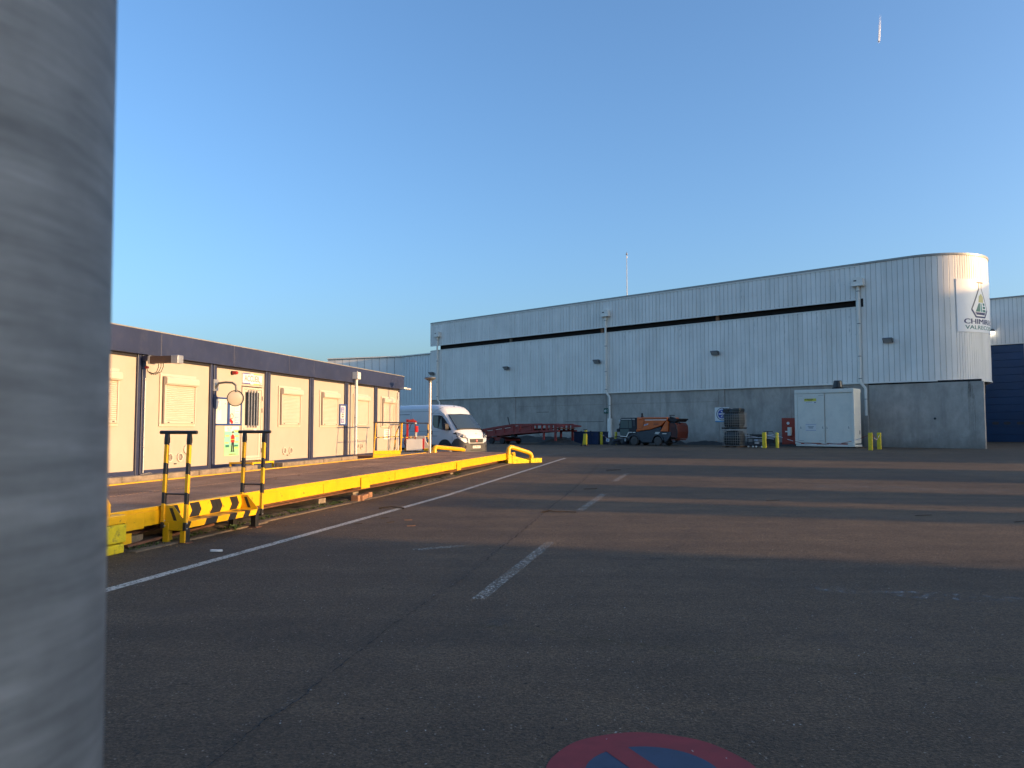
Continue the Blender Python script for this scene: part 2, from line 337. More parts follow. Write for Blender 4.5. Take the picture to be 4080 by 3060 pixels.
# ------------------------------------------------------------------ mesh helpers
class MB:
    def __init__(s): s.v = []; s.f = []
    def add(s, vs, fs):
        o = len(s.v); s.v += [tuple(v) for v in vs]; s.f += [tuple(o + i for i in f) for f in fs]; return s
    def box(s, x0, x1, y0, y1, z0, z1):
        vs = [(x0, y0, z0), (x1, y0, z0), (x1, y1, z0), (x0, y1, z0), (x0, y0, z1), (x1, y0, z1), (x1, y1, z1), (x0, y1, z1)]
        return s.add(vs, [(0, 3, 2, 1), (4, 5, 6, 7), (0, 1, 5, 4), (1, 2, 6, 5), (2, 3, 7, 6), (3, 0, 4, 7)])
    def obox(s, c, size, rot):
        m = Matrix.Translation(c) @ rot.to_4x4(); hx, hy, hz = (q / 2 for q in size)
        vs = [m @ Vector(p) for p in ((-hx, -hy, -hz), (hx, -hy, -hz), (hx, hy, -hz), (-hx, hy, -hz), (-hx, -hy, hz), (hx, -hy, hz), (hx, hy, hz), (-hx, hy, hz))]
        return s.add(vs, [(0, 3, 2, 1), (4, 5, 6, 7), (0, 1, 5, 4), (1, 2, 6, 5), (2, 3, 7, 6), (3, 0, 4, 7)])
    def bar(s, p0, p1, w, h):
        p0 = Vector(p0); p1 = Vector(p1); d = (p1 - p0)
        return s.obox((p0 + p1) / 2, (w, h, d.length), d.to_track_quat('Z', 'Y').to_matrix())
    def prism(s, poly, a0, a1, plane='xz'):
        n = len(poly)
        if plane == 'xz': f = lambda p, a: (p[0], a, p[1])
        elif plane == 'yz': f = lambda p, a: (a, p[0], p[1])
        else: f = lambda p, a: (p[0], p[1], a)
        vs = [f(p, a0) for p in poly] + [f(p, a1) for p in poly]
        fs = [tuple(range(n)), tuple(range(2 * n - 1, n - 1, -1))] + [(i, (i + 1) % n, n + (i + 1) % n, n + i) for i in range(n)]
        return s.add(vs, fs)
    def tube(s, pts, r, n=10, cap=True):
        pts = [Vector(p) for p in pts]; rs = r if isinstance(r, (list, tuple)) else [r] * len(pts)
        vs = []; fs = []; prev = None
        for i, p in enumerate(pts):
            t = (pts[min(i + 1, len(pts) - 1)] - pts[max(i - 1, 0)]).normalized()
            if prev is None:
                a = Vector((0, 0, 1)) if abs(t.z) < 0.9 else Vector((1, 0, 0))
                x = t.cross(a).normalized()
            else:
                x = (prev - t * prev.dot(t)).normalized()
            prev = x; y = t.cross(x)
            for k in range(n):
                an = 2 * math.pi * k / n
                vs.append(p + (x * math.cos(an) + y * math.sin(an)) * rs[i])
        for i in range(len(pts) - 1):
            for k in range(n):
                k2 = (k + 1) % n
                fs.append((i * n + k, i * n + k2, (i + 1) * n + k2, (i + 1) * n + k))
        if cap:
            fs.append(tuple(range(n - 1, -1, -1))); fs.append(tuple(range((len(pts) - 1) * n, len(pts) * n)))
        return s.add(vs, fs)
    def cyl(s, p0, p1, r0, r1=None, n=16):
        return s.tube([p0, p1], [r0, r0 if r1 is None else r1], n)
    def ring(s, c, r_out, r_in, y0, y1, n=28):
        """annulus in xz plane, thickness along y"""
        vs = []; fs = []
        for k in range(n):
            a = 2 * math.pi * k / n; ca, sa = math.cos(a), math.sin(a)
            for r, y in ((r_out, y0), (r_in, y0), (r_in, y1), (r_out, y1)):
                vs.append((c[0] + r * ca, y, c[1] + r * sa))
        for k in range(n):
            a = k * 4; b = ((k + 1) % n) * 4
            for j in range(4):
                j2 = (j + 1) % 4
                fs.append((a + j, a + j2, b + j2, b + j))
        return s.add(vs, fs)
    def loft(s, secs, cap=True, closed=True):
        n = len(secs[0]); vs = [p for q in secs for p in q]; fs = []
        for i in range(len(secs) - 1):
            for k in range(n if closed else n - 1):
                k2 = (k + 1) % n
                fs.append((i * n + k, i * n + k2, (i + 1) * n + k2, (i + 1) * n + k))
        if cap:
            fs.append(tuple(range(n - 1, -1, -1))); fs.append(tuple(range((len(secs) - 1) * n, len(secs) * n)))
        return s.add(vs, fs)
    def mesh(s, name):
        me = bpy.data.meshes.new(name); me.from_pydata(s.v, [], s.f); me.update(); return me
    def build(s, name, m, parent=None, bevel=0.0, smooth=False, kind=None, label=None, angle=35, fix=True):
        me = s.mesh(name)
        if fix:
            import bmesh
            bm = bmesh.new(); bm.from_mesh(me); bmesh.ops.recalc_face_normals(bm, faces=bm.faces); bm.to_mesh(me); bm.free()
        if smooth:
            me.polygons.foreach_set('use_smooth', [True] * len(me.polygons)); me.set_sharp_from_angle(angle=R(angle))
        o = bpy.data.objects.new(name, me); COL.objects.link(o)
        me.materials.append(m)
        if parent: o.parent = parent
        if bevel > 0:
            b = o.modifiers.new('bevel', 'BEVEL'); b.width = bevel; b.segments = 2; b.limit_method = 'ANGLE'; b.angle_limit = R(40)
        if kind: o['kind'] = kind
        if label: o['label'] = label
        return o

CA, WA = R(76.9), R(-42.7)     # cabin frame, hall frame (x along the facade, y into it)
def fw(ang, x, y, z=0.0):
    c, s = math.cos(ang), math.sin(ang); return (x * c - y * s, x * s + y * c, z)
def thing(name, label, cat, loc=(0, 0, 0), rz=0.0, group=None):
    o = bpy.data.objects.new(name, None); COL.objects.link(o); o.empty_display_size = 0.2
    o.location = loc; o.rotation_euler = (0, 0, rz); o['label'] = label; o['category'] = cat
    if group: o['group'] = group
    return o
def tag(o, label, cat, group=None):
    o['label'] = label; o['category'] = cat
    if group: o['group'] = group
    return o
def dup(o, parent=None):
    c = o.copy(); COL.objects.link(c)
    if parent: c.parent = parent
    for ch in list(o.children): dup(ch, c)
    return c
def inst(me, name, m_unused, parent, loc, rot=None, scale=None):
    o = bpy.data.objects.new(name, me); COL.objects.link(o); o.parent = parent; o.location = loc
    if rot: o.rotation_euler = rot
    if scale: o.scale = scale
    return o
def text(body, size, m, parent, loc, rot=(R(90), 0, 0), name='lettering', ext=0.002, sx=1.0, bold=0.0, align='CENTER', spacing=1.0):
    cu = bpy.data.curves.new(name, 'FONT'); cu.body = body; cu.size = size; cu.align_x = align; cu.align_y = 'CENTER'
    cu.extrude = ext; cu.offset = bold; cu.space_character = spacing; cu.resolution_u = 3
    tmp = bpy.data.objects.new('tmp', cu); COL.objects.link(tmp)
    dg = bpy.context.evaluated_depsgraph_get()
    me = bpy.data.meshes.new_from_object(tmp.evaluated_get(dg)); me.name = name
    bpy.data.objects.remove(tmp); bpy.data.curves.remove(cu)
    me.materials.clear(); me.materials.append(m)
    o = bpy.data.objects.new(name, me); COL.objects.link(o)
    if parent: o.parent = parent
    o.location = loc; o.rotation_euler = rot; o.scale = (sx, 1, 1)
    return o

def gz(Y):
    return 0.33 * min(max((Y - 18.0) / 24.0, 0.0), 1.0)

# ------------------------------------------------------------------ ground
def ground():
    ys = [-400, -60, 0, 18, 24, 30, 36, 42, 60, 120, 400, 3000]; xs = [-3000, -200, -40, 0, 40, 200, 3000]
    v = [(x, y, gz(y)) for y in ys for x in xs]; n = len(xs)
    f = [(j * n + i, j * n + i + 1, (j + 1) * n + i + 1, (j + 1) * n + i) for j in range(len(ys) - 1) for i in range(n - 1)]
    MB().add(v, f).build('asphalt_yard', M['asphalt'], kind='structure', fix=False)
ground()

def drape(name, pts, widths, m, lift=0.004, kind='structure', step=0.5, jitter=0.0):
    """a thin sheet laid along a polyline on the yard"""
    P = [Vector((p[0], p[1])) for p in pts]
    if not isinstance(widths, (list, tuple)): widths = [widths] * len(P)
    path = []; ww = []
    for i in range(len(P) - 1):
        k = max(1, int((P[i + 1] - P[i]).length / step))
        for j in range(k):
            t = j / k; path.append(P[i].lerp(P[i + 1], t)); ww.append(widths[i] * (1 - t) + widths[i + 1] * t)
    path.append(P[-1]); ww.append(widths[-1])
    v = []; f = []
    for i, p in enumerate(path):
        d = (path[min(i + 1, len(path) - 1)] - path[max(i - 1, 0)]).normalized(); nrm = Vector((-d.y, d.x))
        q = p + nrm * random.uniform(-jitter, jitter)
        for sgn in (-1, 1):
            e = q + nrm * sgn * ww[i] / 2; v.append((e.x, e.y, gz(e.y) + lift))
    for i in range(len(path) - 1): f.append((2 * i, 2 * i + 1, 2 * i + 3, 2 * i + 2))
    o = MB().add(v, f).build(name, m, kind=kind, fix=False)
    for p in o.data.polygons:
        if p.normal.z < 0: o.data.flip_normals(); break
    return o

def cabxy(a, y): p = fw(CA, a, y); return (p[0], p[1])
drape('white_edge_line', [cabxy(2.0, 5.46), cabxy(18, 5.56), cabxy(34.3, 5.53)], 0.13, M['white_line'], step=0.4)
drape('lane_dash', [(-0.31, 7.1), (0.52, 10.6)], 0.13, M['dash_line'])
drape('lane_dash', [(1.29, 14.7), (2.16, 18.3)], 0.15, M['dash_line'])
drape('lane_dash', [(2.90, 21.9), (3.73, 25.1)], 0.15, M['dash_line'])
drape('lane_dash', [(5.6, 32.6), (6.5, 36.0)], 0.15, M['faint_white'])
drape('faded_mark', [(-1.25, 9.95), (-0.64, 10.3)], 0.12, M['dash_line'])
drape('faded_mark', [(4.6, 43.5), (6.3, 48.5)], 0.16, M['dash_line'])
drape('faded_mark', [(0.9, 36.0), (3.2, 41.0)], 0.16, M['dash_line'])
drape('yellow_line', [(-0.50, 6.22), (0.16, 6.04), (0.66, 5.72), (2.1, 5.1), (4.0, 4.6)], 0.08, M['faint_yellow'])
drape('faded_patch', [(2.9, 7.6), (5.6, 6.6)], [0.25, 0.5], M['faint_white'])
drape('faded_patch', [(8.0, 20.6), (13.0, 18.6)], [1.4, 0.7], M['faint_white'])
drape('faded_patch', [(11.5, 26.5), (20.0, 23.0)], [0.5, 0.9], M['faint_white'])
drape('faded_patch', [(20.0, 34.0), (28.0, 32.2)], [0.4, 0.7], M['faint_white'])
seam = [(-1.55, 2.9), (-1.39, 3.64), (-1.17, 4.88), (-0.94, 6.19), (-0.51, 8.07), (0.33, 12.76), (0.77, 15.38), (2.32, 23.68), (3.4, 30.0)]
drape('asphalt_joint_band', [(x - 0.03, y) for x, y in seam], 0.11, M['joint_band'], lift=0.003, step=0.15, jitter=0.006)
drape('asphalt_crack', [(-1.55, 2.9), (-1.39, 3.64), (-1.33, 4.1)], 0.007, M['joint_dark'], lift=0.0055, step=0.05, jitter=0.008)
drape('asphalt_crack', [(-1.33, 4.1), (-1.20, 4.6), (-1.17, 4.88)], 0.011, M['joint_dark'], lift=0.0055, step=0.05, jitter=0.014)
drape('asphalt_crack', [(-1.15, 5.0), (-0.94, 6.19), (-0.51, 8.07)], 0.009, M['joint'], lift=0.0055, step=0.06, jitter=0.012)
drape('asphalt_crack', [(-0.51, 8.07), (0.33, 12.76), (0.77, 15.38), (2.32, 23.68)], 0.018, M['joint'], lift=0.0055, step=0.1, jitter=0.02)
drape('asphalt_crack', [(-2.2, 4.6), (-2.0, 4.75), (-1.8, 4.72)], 0.012, M['joint'], lift=0.0055, step=0.04, jitter=0.02)
drape('asphalt_crack', [(-2.1, 4.2), (-1.95, 4.4), (-1.75, 4.5)], 0.010, M['joint'], lift=0.0055, step=0.04, jitter=0.02)
drape('asphalt_crack', [(6.0, 44.5), (12, 41.2), (20, 38.6), (34, 35)], 0.10, M['joint'], lift=0.0055, step=0.3, jitter=0.03)
drape('asphalt_crack', [(-1.0, 42.0), (6.0, 44.5)], 0.10, M['joint'], lift=0.0055, step=0.3, jitter=0.03)
drape('apron_strip', [fw(WA, -60, 44.9)[:2], fw(WA, -14, 44.4)[:2], fw(WA, 0, 44.2)[:2]], 0.16, M['faint_white'], step=1.0)

M['streak'] = worn_paint('tyre_streak', (0.17, 0.15, 0.13), 0.45, 0.8, 5.0, 0.35, (0.4, 0.65))
M['dark_streak'] = worn_paint('dark_tyre_streak', (0.03, 0.026, 0.024), 0.42, 0.75, 5.0, 0.4, (0.35, 0.6))
for k, (pts_, w_, m_) in enumerate((([(0.9, 5.5), (2.2, 5.0), (3.6, 4.5), (6.0, 4.2)], 0.14, 'streak'), ([(1.0, 6.1), (3.0, 5.8), (6.5, 5.9)], 0.16, 'streak'), ([(-0.9, 5.0), (0.4, 7.0), (1.9, 9.6), (3.0, 12.4)], 0.18, 'streak'),
        ([(3.0, 16.0), (9.0, 15.0), (18, 14.6)], 0.22, 'dark_streak'), ([(1.0, 9.3), (5.0, 9.0), (9.0, 9.5)], 0.2, 'dark_streak'), ([(4.0, 22.0), (14.0, 20.5), (22.0, 20.3)], 0.3, 'dark_streak'), ([(2.0, 33.0), (12.0, 30.0), (26.0, 29.0)], 0.35, 'streak'))):
    drape('tyre_streak', pts_, w_, M[m_], lift=0.0024 + 0.0002 * k, step=0.4)

# no-parking roundel painted on the asphalt
def roundel():
    c = (0.635, 3.538); rr = thing('road_marking', 'red ringed blue no parking roundel painted on the dark asphalt in the foreground', 'road marking', (c[0], c[1], 0.0))
    def poly(fn, name, m, z):
        o = MB(); fn(o); ob = o.build(name, m, rr, fix=False)
        ob.location.z = z
        if ob.data.polygons and ob.data.polygons[0].normal.z < 0: ob.data.flip_normals()
    n = 96
    def annulus(o):
        v = []; 
        for k in range(n):
            a = 2 * math.pi * k / n
            jo = 0.482 + 0.003 * math.sin(a * 9) ; v += [(jo * math.cos(a), jo * math.sin(a), 0), (0.308 * math.cos(a), 0.308 * math.sin(a), 0)]
        o.add(v, [(2 * k, (2 * k + 2) % (2 * n), (2 * k + 3) % (2 * n), 2 * k + 1) for k in range(n)])
    def disc(o):
        o.add([(0.308 * math.cos(2 * math.pi * k / n), 0.308 * math.sin(2 * math.pi * k / n), 0) for k in range(n)], [tuple(range(n))])
    def slash(o):
        d = Vector((0.42, -0.91)).normalized(); s_ = Vector((-d.y, d.x)) * 0.060
        p0 = Vector((-0.135, 0.285)); p1 = -p0
        o.add([(*(p0 + s_), 0), (*(p0 - s_), 0), (*(p1 - s_), 0), (*(p1 + s_), 0)], [(0, 1, 2, 3)])
    poly(disc, 'blue_disc', M['mark_blue'], 0.004); poly(annulus, 'red_ring', M['mark_red'], 0.004); poly(slash, 'red_slash', M['mark_red'], 0.0055)
roundel()

# ------------------------------------------------------------------ foreground pole
pl = MB().tube([(0, 0, 0), (0, 0, 0.9), (0, 0, 1.5), (0, 0, 2.2), (0, 0, 4.0)], 0.112, 96).build('lamp_pole', M['pole'], smooth=True)
pl.location = (-0.3045, 0.341, 0.0); pl.rotation_euler = (0, R(-0.65), 0)
pl.location.x += 1.55 * math.tan(R(0.65))
tag(pl, 'thick weathered grey galvanised pole filling the left edge close to the camera', 'pole')

# ------------------------------------------------------------------ main hall
HX = -61.3; HY = 53.85
hall = thing('industrial_hall', 'long white ribbed metal hall with concrete base and rounded right corner', 'hall', fw(WA, HX, HY), WA)
def hx(b): return b - HX
CR = 3.7; CB0 = hx(-14.6); CY = -0.10     # rounded corner radius, start, cladding plane
ZB, Z1, Z2, ZT = 4.62, 9.74, 10.28, 12.62
# concrete base
joints = [hx(-61.3), hx(-49.72), hx(-49.22), hx(-38.97), hx(-38.72), hx(-28.2), hx(-27.7), hx(-17.3), hx(-10.6)]
for i in range(len(joints) - 1):
    pil = i in (1, 3, 5)
    MB().box(joints[i] + 0.012, joints[i + 1] - 0.012, -0.03 if pil else 0.0, 0.3, -0.3, 4.72 if i < 7 else 4.46).build('concrete_panel', M['concrete'], hall, bevel=0.012)
sw_ = MB().box(-0.25, 0.0, 0.11, 28.5, -0.3, 4.46).build('concrete_panel', M['concrete'], hall); sw_.location = (hx(-10.6), 0.02, 0); sw_.rotation_euler = (0, 0, R(18))
MB().box(0.05, hx(-10.75), 0.16, 0.24, -0.3, 4.6).build('joint_backing', M['slot'], hall)
MB().box(hx(-47.6), hx(-46.0), -0.004, 0.01, 1.9, 1.94).build('shutter_joint', M['slot'], hall)
MB().box(hx(-46.6), hx(-45.1), -0.004, 0.01, 3.05, 3.08).build('shutter_joint', M['slot'], hall)
MB().box(hx(-43.2), hx(-39.0), -0.004, 0.01, 2.14, 2.17).build('shutter_joint', M['slot'], hall)
MB().ring((hx(-13.34), 2.19), 0.07, 0.035, -0.03, 0.01, 16).build('wall_sleeve', M['chassis'], hall)
MB().cyl((hx(-13.34), -0.01, 2.19), (hx(-13.34), 0.02, 2.19), 0.034).build('wall_sleeve_hole', M['slot'], hall)
# body behind
MB().box(1.1, hx(-20.0), 0.32, 27, 4.6, 12.3).build('inner_wall', M['slot'], hall)
MB().prism([(0.1, 0.3), (hx(-14.6), 0.3), (hx(-12.6), 1.2), (hx(-11.5), 3.2), (hx(-11.5), 4.6), (hx(-19.0), 27.5), (0.1, 27.5)], 12.3, 12.45, 'xy').build('roof', M['coping'], hall)
MB().box(0.06, 0.3, 0.3, 28, -0.3, Z1).build('end_wall', M['clad'], hall)
# backing plates (seen in the joints between the sheets)
MB().box(0.02, hx(-17.9), CY + 0.035, CY + 0.06, ZB, Z1).build('cladding_backing', M['groove'], hall)
MB().box(0.02, hx(-17.9), CY + 0.035, CY + 0.06, Z2, ZT).build('cladding_backing', M['groove'], hall)
MB().box(hx(-17.9), CB0, CY + 0.035, CY + 0.06, ZB, ZT).build('cladding_backing', M['groove'], hall)
PITCH = 0.3333
def sheet(h, w=PITCH - 0.022, n='cladding_sheet'):
    # a shallow tray: raised flat with folded, sloping edges
    p = [(-w / 2, 0.035), (-w / 2, 0.008), (-w / 2 + 0.018, 0.0), (w / 2 - 0.018, 0.0), (w / 2, 0.008), (w / 2, 0.035)]
    me = MB().prism(p, 0, h, 'xy').mesh(n); me.materials.append(M['clad']); return me
fx = MB()
for zf in (ZB + 0.12, 6.1, 7.9, Z1 - 0.12, Z2 + 0.12, 11.4, ZT - 0.15):
    for i in range(0, int(hx(-17.9) / PITCH), 1):
        xf = (i + 0.5) * PITCH + 0.03 + 0.12; fx.add([(xf - .012, CY - .006, zf - .012), (xf + .012, CY - .006, zf - .012), (xf + .012, CY - .006, zf + .012), (xf - .012, CY - .006, zf + .012)], [(0, 1, 2, 3)])
fx.build('sheet_screws', M['grey_metal'], hall, kind='stuff')
lo = sheet(Z1 - ZB - 0.03); up = sheet(ZT - Z2 - 0.03); full = sheet(ZT - ZB - 0.03)
n_lo = int((hx(-17.9)) / PITCH)
for i in range(n_lo):
    x = (i + 0.5) * PITCH + 0.03
    inst(lo, 'cladding_sheet', None, hall, (x, CY + random.uniform(-0.002, 0.002), ZB + 0.015), (R(random.uniform(-0.03, 0.03)), 0, 0))
    inst(up, 'cladding_sheet', None, hall, (x, CY + random.uniform(-0.002, 0.002), Z2 + 0.015), (R(random.uniform(-0.05, 0.05)), 0, 0))
xr = n_lo * PITCH + 0.03
while xr + PITCH < CB0 + 0.02:
    inst(full, 'cladding_sheet', None, hall, (xr + PITCH / 2, CY + random.uniform(-0.002, 0.002), ZB + 0.015)); xr += PITCH
CB0 = xr
AMAX = R(108)
def surf(s, off=0.0):
    """point on the rounded corner: s = distance along the facade from where the curve starts, off = out from the face"""
    if s <= 0: return (CB0 + s, CY - off, 0.0)
    a = s / CR
    e = s - CR * AMAX; a = min(a, AMAX); e = max(e, 0.0)
    return (CB0 + (CR + off) * math.sin(a) + e * math.cos(AMAX), CY + CR - (CR + off) * math.cos(a) + e * math.sin(AMAX), a)
SN = 8 * PITCH          # the first sheets on the curve keep the wide pitch, then narrow ribs follow
for k in range(8):
    px_, py_, a = surf((k + 0.5) * PITCH)
    inst(full, 'cladding_sheet', None, hall, (px_, py_, ZB + 0.015), (0, 0, a))
ncur = 25; cwe = (CR * AMAX - SN) / ncur
curved = sheet(ZT - ZB - 0.03, cwe - 0.022, 'cladding_sheet')
for k in range(ncur - 8):
    px_, py_, a = surf(SN + (k + 0.5) * cwe)
    inst(curved, 'cladding_sheet', None, hall, (px_, py_, ZB + 0.015), (0, 0, a))
MB().prism([(hx(-17.2), 0.32), (hx(-17.2), 9.0), (hx(-12.3), 9.0)] + [(surf(q, -0.35)[0], surf(q, -0.35)[1]) for q in (6.6, 5.5, 4.5, 3.5, 2.5, 1.5, 0.6)], 4.0, ZB, 'xy').build('soffit', M['slot'], hall)
bk = MB()
bk.loft([[(surf(s_, -0.04)[0], surf(s_, -0.04)[1], ZB), (surf(s_, -0.04)[0], surf(s_, -0.04)[1], ZT), (surf(s_, -0.06)[0], surf(s_, -0.06)[1], ZT), (surf(s_, -0.06)[0], surf(s_, -0.06)[1], ZB)] for s_ in [CR * AMAX * i / 24 for i in range(25)] + [CR * AMAX + 29.0]])
bk.build('cladding_backing', M['groove'], hall)
sd = MB()
ss = SN + (ncur - 8) * cwe + 0.02
while ss < CR * AMAX + 28.6:
    p0_, p1_ = surf(ss), surf(ss + PITCH - 0.02); q0_, q1_ = surf(ss, -0.03), surf(ss + PITCH - 0.02, -0.03)
    sd.prism([(p0_[0], p0_[1]), (p1_[0], p1_[1]), (q1_[0], q1_[1]), (q0_[0], q0_[1])], ZB + 0.015, ZT - 0.015, 'xy'); ss += PITCH
sd.build('side_cladding', M['clad'], hall, kind='stuff')
# trims
def trim(b0, b1, z0, z1, name, m, y0=CY - 0.03, y1=CY + 0.05):
    MB().box(b0, b1, y0, y1, z0, z1).build(name, m, hall)
trim(0, hx(-17.9), ZB - 0.07, ZB + 0.012, 'base_flashing', M['trim']); trim(hx(-17.9) + 0.003, CB0, ZB - 0.07, ZB + 0.012, 'base_flashing', M['trim'], CY - 0.035)
trim(0, hx(-17.9), Z1 - 0.012, Z1 + 0.05, 'slot_sill', M['trim']); trim(0, hx(-17.9), Z2 - 0.06, Z2 + 0.012, 'slot_lintel', M['trim'])
trim(-0.03, CB0, ZT - 0.01, ZT + 0.12, 'coping', M['coping'], CY - 0.05, CY + 0.35)
MB().box(0.02, hx(-17.9), CY - 0.034, CY + 0.3, ZT - 0.10, ZT - 0.014).build('coping_lip', M['trim'], hall)
for nm, mm, za, zb, oo in (('coping', M['coping'], ZT - 0.01, ZT + 0.12, 0.05), ('base_flashing', M['trim'], ZB - 0.07, ZB + 0.012, 0.035)):
    MB().loft([[(surf(s_, oo)[0], surf(s_, oo)[1], za), (surf(s_, oo)[0], surf(s_, oo)[1], zb), (surf(s_, -0.2)[0], surf(s_, -0.2)[1], zb), (surf(s_, -0.2)[0], surf(s_, -0.2)[1], za)]
               for s_ in [0.001 + (CR * AMAX) * i / 26 for i in range(27)] + [CR * AMAX + 28.7]]).build(nm, mm, hall)
MB().box(-0.04, 0.03, CY - 0.02, CY + 0.3, ZB - 0.05, Z1).build('corner_trim', M['trim'], hall)
MB().box(-0.04, 0.03, CY - 0.02, CY + 0.3, Z2, ZT - 0.012).build('corner_trim', M['trim'], hall)
# slot interior
MB().box(1.1, hx(-17.95), 0.28, 0.33, Z1 - 0.3, Z2 + 0.3).build('slot_back', M['slot'], hall)
for b in (-50.0, -39.2, -28.3): MB().box(hx(b) - 0.12, hx(b) + 0.12, 0.12, 0.27, Z1 - 0.2, Z2 + 0.2).build('slot_post', M['wood'] if b > -45 else M['kerb'], hall)
MB().box(hx(-17.86), hx(-17.83), CY - 0.036, CY + 0.05, Z1 - 0.1, Z2 + 0.1).build('slot_jamb', M['trim'], hall)
MB().box(hx(-17.6), hx(-17.45), CY - 0.004, CY + 0.02, Z1, Z2 + 0.02).build('slot_vent', M['slot'], hall)
# downpipes
def downpipe(b, guard=2.42):
    x = hx(b)
    h = thing_part('rainwater_hopper', hall)
    MB().prism([(x - 0.36, 11.2), (x + 0.36, 11.2), (x + 0.36, 11.62), (x + 0.18, 11.74), (x - 0.26, 11.74), (x - 0.36, 11.5)], CY - 0.32, CY - 0.012).build('hopper_box', M['trim'], h)
    MB().box(x - 0.22, x - 0.04, CY - 0.325, CY - 0.31, 11.46, 11.54).build('overflow_slot', M['slot'], h)
    MB().box(x - 0.42, x + 0.42, CY - 0.4, CY - 0.014, 11.14, 11.2).build('hopper_lip', M['trim'], h)
    p = MB().tube([(x, CY - 0.16, 11.15), (x, CY - 0.16, 4.75), (x + 0.02, CY - 0.14, 4.6), (x + 0.26, -0.12, 4.28), (x + 0.28, -0.12, 4.15), (x + 0.28, -0.12, guard)], 0.09, 12).build('downpipe', M['trim'], hall, smooth=True)
    for z in (10.8, 8.6, 6.4, 4.9): MB().cyl((x, CY - 0.16, z - 0.02), (x, CY - 0.16, z + 0.02), 0.105, n=12).build('pipe_clip', M['grey_metal'], p)
    MB().cyl((x + 0.28, -0.12, 11.1 - 7.6), (x + 0.28, -0.12, 3.53), 0.105, n=12).build('pipe_clip', M['grey_metal'], p)
    MB().box(x + 0.12, x + 0.44, -0.26, -0.004, 0.2, guard).build('pipe_guard', M['concrete'] if b > -20 else M['trim'], hall, bevel=0.02)
def thing_part(name, parent, loc=(0, 0, 0), rot=(0, 0, 0)):
    o = bpy.data.objects.new(name, None); COL.objects.link(o); o.parent = parent; o.location = loc; o.rotation_euler = rot; return o
def _x(): pass
downpipe(-60.1); downpipe(-38.55); downpipe(-17.72)
# rust-brown run on the base near the corner
st = MB()
random.seed(17)
for dx, z0, z1, w in ((0.02, 1.0, 4.5, 0.035), (0.13, 2.9, 4.4, 0.05), (0.22, 1.35, 4.2, 0.03), (0.34, 0.9, 3.6, 0.035), (0.08, 3.5, 4.5, 0.06), (0.28, 2.4, 3.7, 0.04)):
    L_, R_ = [], []
    for k in range(13):
        z = z1 + (z0 - z1) * k / 12; c_x = hx(-11.45) + dx + 0.012 * math.sin(k * 1.7 + dx * 30); ww_ = w * (1.3 - k / 12) * random.uniform(0.5, 1.0)
        L_.append((c_x - ww_ / 2, z)); R_.append((c_x + ww_ / 2, z))
    st.prism(L_ + R_[::-1], -0.0045 - dx * 0.002, 0.002)
st.build('brown_run', M['stain'], hall)

random.seed(44)
sk_ = MB()
for _ in range(90):
    xs_ = random.uniform(0.3, hx(-18.2)); top_ = random.choice((ZT - 0.02, Z1 - 0.05, Z1 - 0.05)); L_ = random.uniform(0.5, 2.6); w_ = random.uniform(0.03, 0.10)
    zb_ = max(top_ - L_, (Z2 + 0.05) if top_ > Z2 else ZB + 0.05)
    sk_.add([(xs_, CY - 0.0075, top_), (xs_ + w_, CY - 0.0075, top_), (xs_ + w_ * 0.7, CY - 0.0075, zb_), (xs_ + w_ * 0.35, CY - 0.0075, zb_)], [(0, 3, 2, 1)])
sk_.build('rain_streaks', M['clad_streak'], hall, kind='stuff', fix=False)
# form joints and damp stains on the base
for b in (-55.5, -44.3, -33.4, -22.6):
    MB().box(hx(b), hx(b) + 0.02, -0.0035, 0.01, 0.3, 4.55).build('form_joint', M['kerb'], hall)
MB().box(hx(-48.9), hx(-28.3), -0.0025, 0.01, 3.62, 3.635).build('form_joint', M['kerb'], hall)
# the mast on the roof
mast = thing('lightning_mast', 'thin tall mast with a small tip standing on the hall roof', 'mast', fw(WA, -37.0, 54.6, 12.45), WA)
MB().tube([(0, 0, 0), (0, 0, 2.6), (0, 0, 4.1)], [0.035, 0.025, 0.016], 8).build('mast_pole', M['coping'], mast)
MB().cyl((0, 0, 3.98), (0, 0, 4.25), 0.09, 0.005, 10).build('mast_tip', M['coping'], mast)
MB().tube([(0, 0, 3.7), (0, 0, 3.75), (0, 0, 3.82), (0, 0, 3.87)], [0.02, 0.06, 0.06, 0.02], 10).build('mast_collar', M['trim'], mast)

# ------------------------------------------------------------------ banner on the rounded corner
BN = thing('company_banner', 'white banner with a flask logo reading CHIMIREC VALRECOISE curved around the hall corner', 'banner', fw(WA, HX, HY), WA)
def bend(me_obj, z0):
    """wrap a flat mesh (x = distance along face, y = height) onto the rounded corner"""
    for v in me_obj.data.vertices:
        s_, h, o_ = v.co.x, v.co.y, v.co.z
        x, y, a = surf(s_, 0.04 + o_); v.co = (x, y, z0 + h)
    me_obj.data.update()
W0, W1 = 2.72, 6.36
bm_ = MB().loft([[(surf(s_, 0.035)[0], surf(s_, 0.035)[1], 7.68), (surf(s_, 0.035)[0], surf(s_, 0.035)[1], 11.07), (surf(s_, 0.01)[0], surf(s_, 0.01)[1], 11.07), (surf(s_, 0.01)[0], surf(s_, 0.01)[1], 7.68)] for s_ in [W0 + (W1 - W0) * i / 40 for i in range(41)]])
bm_.build('banner_sheet', M['banner'], BN, smooth=True)
